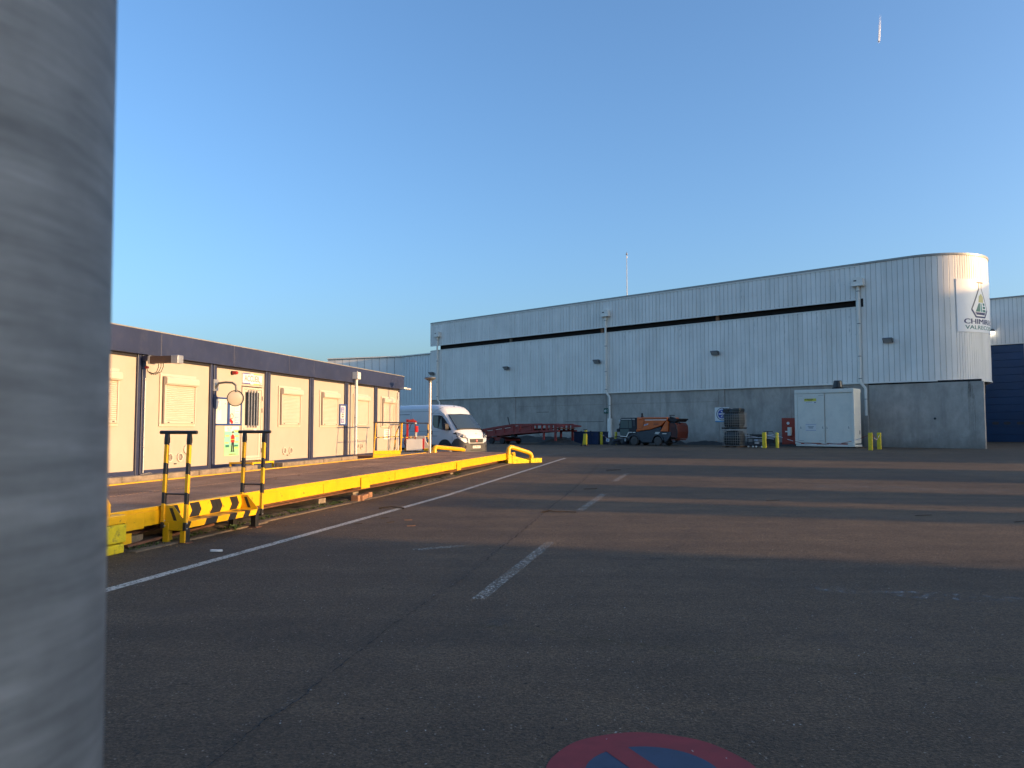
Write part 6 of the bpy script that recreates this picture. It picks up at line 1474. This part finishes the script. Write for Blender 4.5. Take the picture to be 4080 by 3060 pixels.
    for x0, x1, z in ((1.02, 1.40, 0.93), (0.98, 1.35, 0.84), (1.60, 1.95, 0.84)): MB().prism([(x0, z), (x1, z), (x1 + 0.03, z + 0.05), (x0 + 0.05, z + 0.05)], 0.02, 0.04).build('reflector', M['trim'], t)
    for x in (0.05, 0.25, 0.45, 0.62): MB().cyl((x, 0.03, 0.52), (x, 0.045, 0.52), 0.025, n=8).build('drain_hole', M['ink'], t)
    # rear
    MB().prism([(2.10, 0.90), (2.72, 0.50), (2.80, 1.0), (2.76, 1.45), (2.62, 1.62), (2.35, 1.66), (2.12, 1.60)], 0.1, D - 0.1).build('engine_cover', M['engine_red'], t, bevel=0.03)
    MB().prism([(2.28, 0.62), (2.70, 0.60), (2.74, 1.0), (2.70, 1.36), (2.30, 1.38)], 0.085, 0.099).build('grille_panel', M['louvre_red'], t)
    MB().tube([(2.3, 0.08, 1.66), (2.55, 0.08, 1.62), (2.70, 0.08, 1.42), (2.80, 0.08, 1.05), (2.76, 0.08, 0.55)], 0.04, 8).build('rear_frame', M['ink'], t)
    MB().tube([(1.92, 0.6, 1.90), (2.2, 0.6, 1.78), (2.5, 0.6, 1.68), (2.68, 0.6, 1.55)], [0.22, 0.24, 0.20, 0.12], 14).build('intake_hose', M['black_bag'], t, smooth=True)
    MB().prism([(1.95, 1.95), (2.84, 1.93), (2.80, 1.86), (2.60, 1.70), (2.0, 1.80)], 0.15, D - 0.15).build('hopper_tail', M['ink'], t)
    MB().box(2.02, 2.38, 0.35, 0.5, 2.14, 2.19).build('light_bar', M['ink'], t); MB().bar((2.05, 0.42, 1.95), (2.02, 0.42, 2.16), 0.03, 0.03).build('light_bar_stem', M['ink'], t)
    MB().box(2.30, 2.62, 0.12, D - 0.12, 0.40, 0.48).build('rear_bumper', M['engine_red'], t); MB().box(2.40, 2.60, 0.10, 0.2, 0.26, 0.40).build('rear_step', M['chassis'], t)
    # front brushes and arms
    MB().tube([(-1.6, 0.3, 0.55), (-2.2, 0.1, 0.62), (-2.45, 0.0, 0.60)], 0.04, 8).build('brush_arm', M['ink'], t)
    MB().tube([(-1.5, 0.2, 0.34), (-1.95, 0.1, 0.42), (-2.4, 0.05, 0.48)], 0.035, 8).build('brush_arm', M['chassis'], t)
    MB().box(-1.62, -1.54, 0.05, 0.6, 0.28, 0.50).build('brush_bracket', M['steel'], t)
    for y in (0.0, 1.35):
        bc = thing_part('side_brush', t, (-2.38, y + 0.1, 0.0))
        MB().tube([(0, 0, 0.32), (0, 0, 0.44), (0, 0, 0.47)], [0.34, 0.27, 0.1], 24).build('brush_plate', M['ink'], bc)
        o = MB()
        for k in range(60):
            a = 2 * math.pi * k / 60; o.bar((0.24 * math.cos(a), 0.24 * math.sin(a), 0.32), (0.42 * math.cos(a), 0.42 * math.sin(a), 0.02), 0.02, 0.008)
        o.build('bristles', M['ink'], bc)
    MB().cyl((-1.25, 0.4, 0.2), (-1.25, 1.35, 0.2), 0.2, n=16).build('suction_mouth', M['ink'], t)
    MB().box(-1.35, 1.9, 0.3, 1.4, 0.18, 0.6).build('underframe', M['ink'], t)
M['cab_glass'] = glass_mat('cab_window_glass', (0.10, 0.14, 0.13), 0.08)
M['tyre_grey'] = mat('dusty_tyre', (0.085, 0.075, 0.068), 0.9, var=0.15)
M['engine_red'] = mat('engine_cover_red', (0.11, 0.02, 0.010), 0.5)
M['louvre_red'] = mat('louvre_dark_red', (0.07, 0.015, 0.012), 0.6)
sweeper()

# ------------------------------------------------------------------ stacked cages with black bags
def cage(name, label, z, tilt, cols=8, rows=6):
    t = thing(name, label, 'cage', fw(WA, -24.36, 46.9, z), WA + tilt, 'stacked cages by the wall')
    W_, D_, H_ = 1.24, 1.0, 1.02
    o = MB()
    for i in range(cols + 1):
        x = W_ * i / cols
        for y in (0, D_): o.tube([(x, y, 0.12), (x + random.uniform(-.01, .01), y, H_ + 0.1)], 0.009, 5)
    for i in range(1, 6):
        for x in (0, W_): o.tube([(x, D_ * i / 6, 0.12), (x, D_ * i / 6, H_ + 0.1)], 0.012, 5)
    for k in range(rows + 1):
        zz = 0.12 + (H_ - 0.02) * k / rows
        o.tube([(0, 0, zz), (W_, 0, zz), (W_, D_, zz), (0, D_, zz), (0, 0, zz)], 0.010, 5)
    o.build('wire_cage', M['cage'], t)
    for k, x in enumerate((0.0, 0.52, 1.02)): MB().box(x - 0.02, x + 0.22, -0.02, D_, 0.0, 0.075).build('pallet_block', M['pallet'], t, bevel=0.005)
    MB().box(-0.03, W_ + 0.03, -0.02, D_ + 0.02, 0.076, 0.105).build('pallet_board', M['pallet'], t)
    return t
M['pallet'] = mat('pallet_wood', (0.15, 0.08, 0.045), 0.85, var=0.3, scale=8)
M['pallet_dark'] = mat('pallet_dark', (0.035, 0.028, 0.022), 0.85, var=0.3, scale=8)
random.seed(9)
cg1 = cage('wire_cage', 'lower wire mesh cage of the stack on a wooden pallet, full of black bags', 0.33, 0)
cg2 = cage('wire_cage', 'upper wire mesh cage of the stack, heaped with black bags', 0.33 + 1.20, R(-1.5))
for ch_ in cg2.children:
    if ch_.name.startswith('pallet'): ch_.data.materials[0] = M['pallet_dark']
def bag(loc, size, label, seed, parent=None):
    random.seed(seed); n, m_ = 16, 10; v = []
    for j in range(m_ + 1):
        ph = math.pi * j / m_
        for i in range(n):
            th = 2 * math.pi * i / n; ce = lambda q: math.copysign(abs(q) ** 0.12, q); r_ = 1 + random.uniform(-0.05, 0.05)
            v.append((size[0] * math.sin(ph) ** 0.35 * ce(math.cos(th)) * r_, size[1] * math.sin(ph) ** 0.35 * ce(math.sin(th)) * r_, -size[2] * math.copysign(abs(math.cos(ph)) ** 0.45, math.cos(ph)) * r_))
    o = MB().add(v, [(j * n + i, j * n + (i + 1) % n, (j + 1) * n + (i + 1) % n, (j + 1) * n + i) for j in range(m_) for i in range(n)]).build('black_bag', M['black_bag'], smooth=True, angle=30)
    o.location = loc; o.rotation_euler = (0, 0, WA); return o
c_ = lambda dx, dy, z: fw(WA, -24.36 + dx, 46.9 + dy, z)
tag(bag(c_(0.62, 0.5, 0.33 + 0.60), (0.55, 0.43, 0.47), '', 1), 'black bag stuffed in the lower wire cage', 'bag', 'black bags in the cages')
tag(bag(c_(0.62, 0.5, 1.53 + 0.60), (0.55, 0.43, 0.50), '', 2), 'black bag filling the upper wire cage', 'bag', 'black bags in the cages')
tag(bag(c_(0.22, 0.3, 2.75), (0.20, 0.22, 0.15), '', 3), 'small knotted black bag on the left rim of the upper cage', 'bag', 'black bags in the cages')
tag(bag(c_(0.60, 0.45, 2.72), (0.30, 0.3, 0.13), '', 4), 'flat black bag in the middle on top of the upper cage', 'bag', 'black bags in the cages')
tag(bag(c_(0.98, 0.4, 2.74), (0.27, 0.34, 0.16), '', 5), 'peaked black bag on the right top of the upper cage', 'bag', 'black bags in the cages')
# scrap cart with rods
sc_ = thing('scrap_cart', 'dark low cart with a drum of pale rods beside the wire cages', 'cart', fw(WA, -22.95, 47.6, 0.33), WA)
f_ = MB(); f_.box(0, 1.1, 0, 0.8, 0.10, 0.18); f_.box(0.02, 0.06, 0, 0.04, 0.18, 0.9).box(1.04, 1.08, 0, 0.04, 0.18, 0.9).box(0.02, 0.06, 0.76, 0.8, 0.18, 0.9).box(1.04, 1.08, 0.76, 0.8, 0.18, 1.06).box(0.0, 1.1, 0.0, 0.8, 0.55, 0.60)
f_.build('cart_frame', M['ink'], sc_)
MB().box(0.1, 1.0, 0.1, 0.7, 0.60, 0.86).build('cart_box', M['black_bag'], sc_, bevel=0.04)
MB().cyl((0.62, 0.1, 0.24), (0.62, 0.1, 0.36), 0.16, n=18).build('steel_can', M['steel'], sc_)
MB().tube([(0.60, 0.1, 0.40), (0.60, 0.1, 0.44), (0.60, 0.1, 0.52)], [0.12, 0.18, 0.15], 18).build('steel_can', M['steel'], sc_)
for x in (0.08, 0.4, 0.62, 1.0): MB().cyl((x, -0.03, 0.06), (x, 0.03, 0.06), 0.055, n=12).build('caster', M['trim'], sc_)
for a, b in (((-0.15, -0.05, 0.80), (0.75, -0.03, 0.66)), ((-0.05, -0.05, 0.62), (1.25, -0.02, 0.66)), ((1.0, 0.2, 0.88), (1.9, 0.0, 0.70)), ((1.1, 0.1, 0.70), (1.75, 0.1, 0.85)), ((1.1, 0.1, 0.64), (1.8, 0.1, 0.55))):
    MB().tube([a, b], 0.018, 6).build('pale_rod', M['tape'], sc_)
MB().box(1.1, 1.7, 0.2, 0.6, 0.3, 0.62).build('black_crate', M['ink'], sc_, bevel=0.02)
MB().tube([(1.0, 0.3, 1.05), (1.6, 0.3, 1.04), (1.65, 0.3, 0.9)], 0.02, 6).build('push_handle', M['ink'], sc_)

# ------------------------------------------------------------------ red cabinet, storage container, bucket
rc = thing('hose_cabinet', 'red metal cabinet on the wall half hidden by the white container', 'cabinet', fw(WA, -22.9, 52.9, 0.45), WA)
MB().box(0, 1.5, 0, 0.9, 0, 1.85).build('cabinet_body', M['red_cab'], rc, bevel=0.02)
MB().box(0.03, 1.45, -0.02, 0.0, 0.05, 1.80).build('cabinet_door', M['red_cab'], rc, bevel=0.01)
MB().cyl((0.48, -0.05, 1.48), (0.48, -0.02, 1.48), 0.10, n=18).build('hose_mark', M['paper'], rc)
MB().box(0.26, 0.42, -0.04, -0.021, 0.86, 0.94).build('latch', M['trim'], rc)
MB().box(0.52, 0.75, -0.25, -0.03, 0.62, 1.20).build('white_box', M['container'], rc)
def container():
    t = thing('storage_container', 'tall white steel storage container with two sliding doors in front of the wall', 'container', fw(WA, -21.0, 50.6, 0.33), WA)
    W_, D_, H_ = 3.84, 1.30, 3.79
    MB().box(0.03, W_ - 0.02, 0.10, D_, 0.26, H_ - 0.12).build('container_body', M['container'], t, bevel=0.03)
    MB().box(0.0, W_, 0.0, D_ + 0.02, H_ - 0.26, H_).build('roof_band', M['container'], t, bevel=0.035)
    MB().box(0.0, 0.20, 0.0, 0.12, 0.20, H_ - 0.265).build('corner_post', M['container'], t, bevel=0.02)
    MB().box(W_ - 0.20, W_, 0.0, 0.14, 0.20, H_ - 0.265).build('corner_post', M['container'], t, bevel=0.03)
    MB().box(0.06, W_ + 0.02, -0.03, D_, 0.06, 0.20).build('base_tray', M['container'], t, bevel=0.02)
    MB().box(0.4, W_ - 0.3, -0.01, 0.05, 0.203, 0.26).build('red_sill', M['red_cab'], t)
    for x in (0.05, 1.75, W_ - 0.42): MB().box(x, x + 0.34, -0.045, 0.05, 0.17, 0.28).build('foot_clamp', M['container'], t, bevel=0.012)
    for x in (0.3, 2.0, W_ - 0.5): MB().box(x, x + 0.25, 0.1, 1.1, 0.0, 0.06).build('foot', M['ink'], t)
    d1 = MB().box(0.21, 1.96, 0.0, 0.06, 0.29, H_ - 0.275).build('sliding_door', M['container'], t, bevel=0.012)
    d2 = MB().box(2.00, W_ - 0.21, 0.055, 0.085, 0.29, H_ - 0.275).build('sliding_door', M['container'], t, bevel=0.012)
    for x, y, d in ((0.42, -0.02, d1), (1.86, -0.02, d1), (2.12, 0.03, d2), (W_ - 0.35, 0.03, d2)):
        MB().box(x - 0.05, x + 0.05, y + 0.005, y + 0.022, 1.15, 1.38).build('latch_plate', M['trim'], d); MB().bar((x, y, 1.20), (x - 0.02, y, 1.36), 0.03, 0.02).build('latch', M['ink'], d)
    for x, z in ((0.28, 3.38), (1.60, 3.38), (0.28, 0.42), (1.60, 0.42)): MB().box(x, x + 0.30, -0.006, 0.0, z, z + 0.02).build('press_line', M['coping'], d1)
    s_ = MB().box(0.67, 1.46, -0.008, -0.001, 3.02, 3.20).build('yellow_label', M['label_yellow'], d1)
    MB().box(0.67, 1.46, -0.007, -0.001, 2.86, 3.018).build('white_label', M['paper'], d1)
    text('ATTENTION', 0.10, M['ink'], s_, (0.98, -0.0085, 3.145), ext=0.001, bold=0.004); text('PRODUITS', 0.06, M['ink'], s_, (1.06, -0.0085, 3.06), ext=0.001, bold=0.002)
    text('stockage interdit', 0.055, M['ink_grey'], s_, (0.98, -0.0085, 2.95), ext=0.001); MB().cyl((1.38, -0.010, 2.94), (1.38, -0.007, 2.94), 0.04, n=14).build('label_mark', M['ink_navy'], s_)
    MB().box(0.72, 1.42, -0.008, -0.001, 1.08, 1.52).build('notice', M['paper'], d1)
    MB().box(0.735, 1.405, -0.0095, -0.0082, 1.095, 1.11).build('notice_border', M['sign_blue'], d1); MB().box(0.735, 1.405, -0.0095, -0.0082, 1.49, 1.505).build('notice_border', M['sign_blue'], d1)
    for k, w in enumerate((0.20, 0.16, 0.15)): MB().box(1.07 - w, 1.07 + w, -0.0095, -0.0082, 1.36 - k * 0.06, 1.385 - k * 0.06).build('notice_line', M['ink_grey'], d1)
    MB().box(W_ + 0.001, W_ + 0.012, 0.9, 0.98, 0.85, 1.10).build('side_vent', M['grey_metal'], t)
container()
bk_ = thing('black_bucket', 'black plastic bucket turned upside down on the container roof', 'bucket', fw(WA, -18.35, 51.2, 4.12), WA)
MB().tube([(0, 0, 0), (0, 0, 0.10), (0, 0, 0.14), (0, 0, 0.52), (0, 0, 0.56)], [0.34, 0.36, 0.30, 0.25, 0.22], 14).build('bucket_shell', M['black_bag'], bk_)
MB().tube([(0.3, -0.1, 0.02), (0.5, -0.2, 0.08), (0.75, -0.2, 0.02)], 0.015, 6).build('handle', M['ink'], bk_)

# ------------------------------------------------------------------ litter
def litter(name, loc, pts, r, m, label, cat, rz=0.0, group=None):
    o = MB()
    for p in pts: o.tube([tuple(0.75 * q for q in v_) for v_ in p], r * 0.42, 5)
    ob = o.build(name, m); ob.location = (loc[0], loc[1], gz(loc[1]) + 0.006); ob.rotation_euler = (0, 0, rz)
    if group: tag(ob, label, cat, group)
    else: tag(ob, label, cat)
    return ob
S1 = [[(-.25, 0, .01), (-.05, .03, .05), (.1, .02, .03)], [(-.2, .06, .01), (0, .02, .04), (.22, .05, .02)], [(0, .02, .03), (.35, .06, .02), (.62, .03, .01)]]
litter('broken_branch', (0.72, 14.3), S1, 0.022, M['twig'], 'dark broken branch lying at the end of the asphalt seam', 'branch')
litter('broken_twig', (7.3, 13.75), [[(-.2, 0, .01), (.2, .03, .02)]], 0.015, M['twig'], 'thin dark twig on the lit asphalt right of centre', 'twig')
litter('broken_twig', (8.5, 12.8), [[(-.28, 0, .01), (0, .04, .03), (.25, .02, .01)], [(0, 0, .02), (.2, -.15, .02)]], 0.016, M['twig'], 'forked dark twig in the lit band at the right', 'twig')
litter('broken_twig', (10.3, 11.5), [[(-.25, 0, .01), (.1, .02, .03), (.4, -.05, .01)], [(-.3, -.06, .01), (.2, -.05, .02)]], 0.016, M['twig'], 'pair of dark twigs near the right edge of the picture', 'twig')
litter('broken_twig', (5.6, 16.6), [[(-.2, 0, .01), (.2, .02, .02)]], 0.014, M['twig'], 'dark twig in the shade band beyond the lit asphalt', 'twig')
litter('broken_twig', (2.0, 19.5), [[(-.25, 0, .01), (.2, .05, .02)]], 0.02, M['twig'], 'dark twig beyond the second lane dash', 'twig')
litter('broken_twig', (3.5, 26.5), [[(-.35, 0, .01), (.3, .02, .03)]], 0.03, M['twig'], 'small dark stick beyond the third lane dash', 'twig')
litter('bark_strip', (-2.35, 15.0), [[(-.3, 0, .01), (0, .04, .05), (.35, .02, .01)]], 0.035, M['twig'], 'dark bark strip beside the white edge line', 'bark')
for k, (x, y, lb) in enumerate(((-2.0, 12.8, 'dark wood splinter in the middle of the sunlit patch right of the white line'), (-1.75, 13.1, 'orange wood splinter on the sunlit asphalt, the upper one of two'),
        (-2.5, 12.6, 'dark wood splinter nearest the white line on the sunlit asphalt'), (-1.6, 12.3, 'orange wood splinter on the sunlit asphalt, the lower one of two'), (-2.2, 13.4, 'dark wood splinter farthest from the camera beside the bark strip'))):
    litter('wood_splinter', (x, y), [[(-.09, 0, .006), (.09, random.uniform(-.03, .03), .01)]], 0.012, M['wood'] if k % 2 else M['twig'], lb, 'splinter', random.uniform(-.5, .5), 'wood splinters by the white line')
pp = MB().prism([(-0.07, 0.0), (-0.05, 0.03), (0.02, 0.022), (0.07, 0.03), (0.09, 0.0), (0.03, -0.02), (-0.05, -0.014)], 0, 0.022, 'xy').build('paper_scrap', M['pale_scrap'] if 'pale_scrap' in M else M['white']); pp.location = (-3.74, 9.81, 0.004)
tag(pp, 'flat white scrap of litter lying just left of the white edge line', 'litter')
random.seed(31)
def leaves(n, fn, name, m, smin, smax):
    o = MB()
    for _ in range(n):
        x, y, z = fn(); a = random.uniform(0, 6.28); s_ = random.uniform(smin, smax)
        d = Vector((math.cos(a), math.sin(a), random.uniform(-.1, .3))) * s_; e = Vector((-math.sin(a), math.cos(a), random.uniform(0, .4))) * s_ * 0.6; c = Vector((x, y, z + 0.008))
        o.add([c - d, c - e, c + d, c + e], [(0, 1, 2, 3)])
    return o.build(name, m, kind='stuff', fix=False)
def yard_pt():
    while True:
        y = 3.0 * (12 ** random.random()); x = random.uniform(-0.30, 0.68) * y
        if (x * .974 - y * .227) > -5.2: return x, y, gz(y)
leaves(520, yard_pt, 'fallen_grit', M['grit'] if 'grit' in M else mat('pale_grit', (0.30, 0.29, 0.27), 0.8), 0.004, 0.009)
leaves(150, yard_pt, 'leaf_litter', M['twig'], 0.008, 0.02)
def deck_pt():
    a = random.uniform(8.6, 30); y = random.uniform(7.4, 10.4); p = cabxy(a, y); return p[0], p[1], DZ + 0.006 + 0.0042 * (a - 8.5)
leaves(70, deck_pt, 'deck_leaves', M['leaf'], 0.015, 0.04)
def kerb_pt():
    a = random.uniform(8.6, 26); p = cabxy(a, random.uniform(6.3, 6.9)); return p[0], p[1], gz(p[1])
leaves(110, kerb_pt, 'kerb_leaves', M['leaf'], 0.012, 0.03)

# ------------------------------------------------------------------ aircraft and its trail, high and far off
E_ = Vector((0, 0, 1.55)); dist = 4200.0
pa = E_ + Vector((0.4767, 0.9721, 0.5026)) * dist; pb = E_ + Vector((0.4786, 0.9699, 0.5384)) * (dist * 1.04)
ct = thing('aircraft_trail', 'short bright white vapour trail high in the upper right of the sky', 'vapour trail', tuple(pb))
def trail_mat():
    m, nt, p = new_mat('vapour')
    tc = nt.nodes.new('ShaderNodeTexCoord'); sx = nt.nodes.new('ShaderNodeSeparateXYZ'); nt.links.new(tc.outputs['Generated'], sx.inputs[0])
    f = ramp(nt, sx.outputs['Z'], 0.0, 1.0, (1, 1, 1, 1), (0, 0, 0, 1))
    tr = nt.nodes.new('ShaderNodeBsdfTransparent'); ms = nt.nodes.new('ShaderNodeMixShader')
    nt.links.new(f, ms.inputs[0]); nt.links.new(tr.outputs[0], ms.inputs[1]); nt.links.new(p.outputs[0], ms.inputs[2])
    nt.links.new(ms.outputs[0], nt.nodes['Material Output'].inputs['Surface'])
    p.inputs['Base Color'].default_value = (0.9, 0.9, 0.9, 1); p.inputs['Roughness'].default_value = 1.0
    return m
vm = trail_mat()
dv = pa - pb
for s_ in (-3.6, 3.6):
    MB().tube([Vector((s_, 0, 0)), Vector((s_ * 0.9, 0, 0)) + dv * 0.5, Vector((s_ * 0.75, 0, 0)) + dv], [1.4, 3.0, 3.2], 12).build('vapour_streak', vm, ct, smooth=True)
ac = thing('airliner', 'tiny airliner at the lower tip of the vapour trail', 'aircraft', tuple(pa + dv.normalized() * 10))
dn = dv.normalized()
MB().tube([-dn * 8, -dn * 5, dn * 6, dn * 8], [0.3, 1.2, 1.2, 0.2], 10).build('fuselage', M['white'], ac, smooth=True)
MB().add([dn * 2 , Vector((9, 0, 0)) - dn * 4, Vector((9, 0, 0)) - dn * 5, -dn * 2, Vector((-9, 0, 0)) - dn * 5, Vector((-9, 0, 0)) - dn * 4], [(0, 1, 2, 3), (0, 3, 4, 5)]).build('wing', M['white'], ac)
MB().add([-dn * 5, -dn * 8, -dn * 8.5 + Vector((0, 1, 3)), -dn * 7.5 + Vector((0, 1, 3))], [(0, 1, 2, 3)]).build('tail_fin', M['white'], ac)
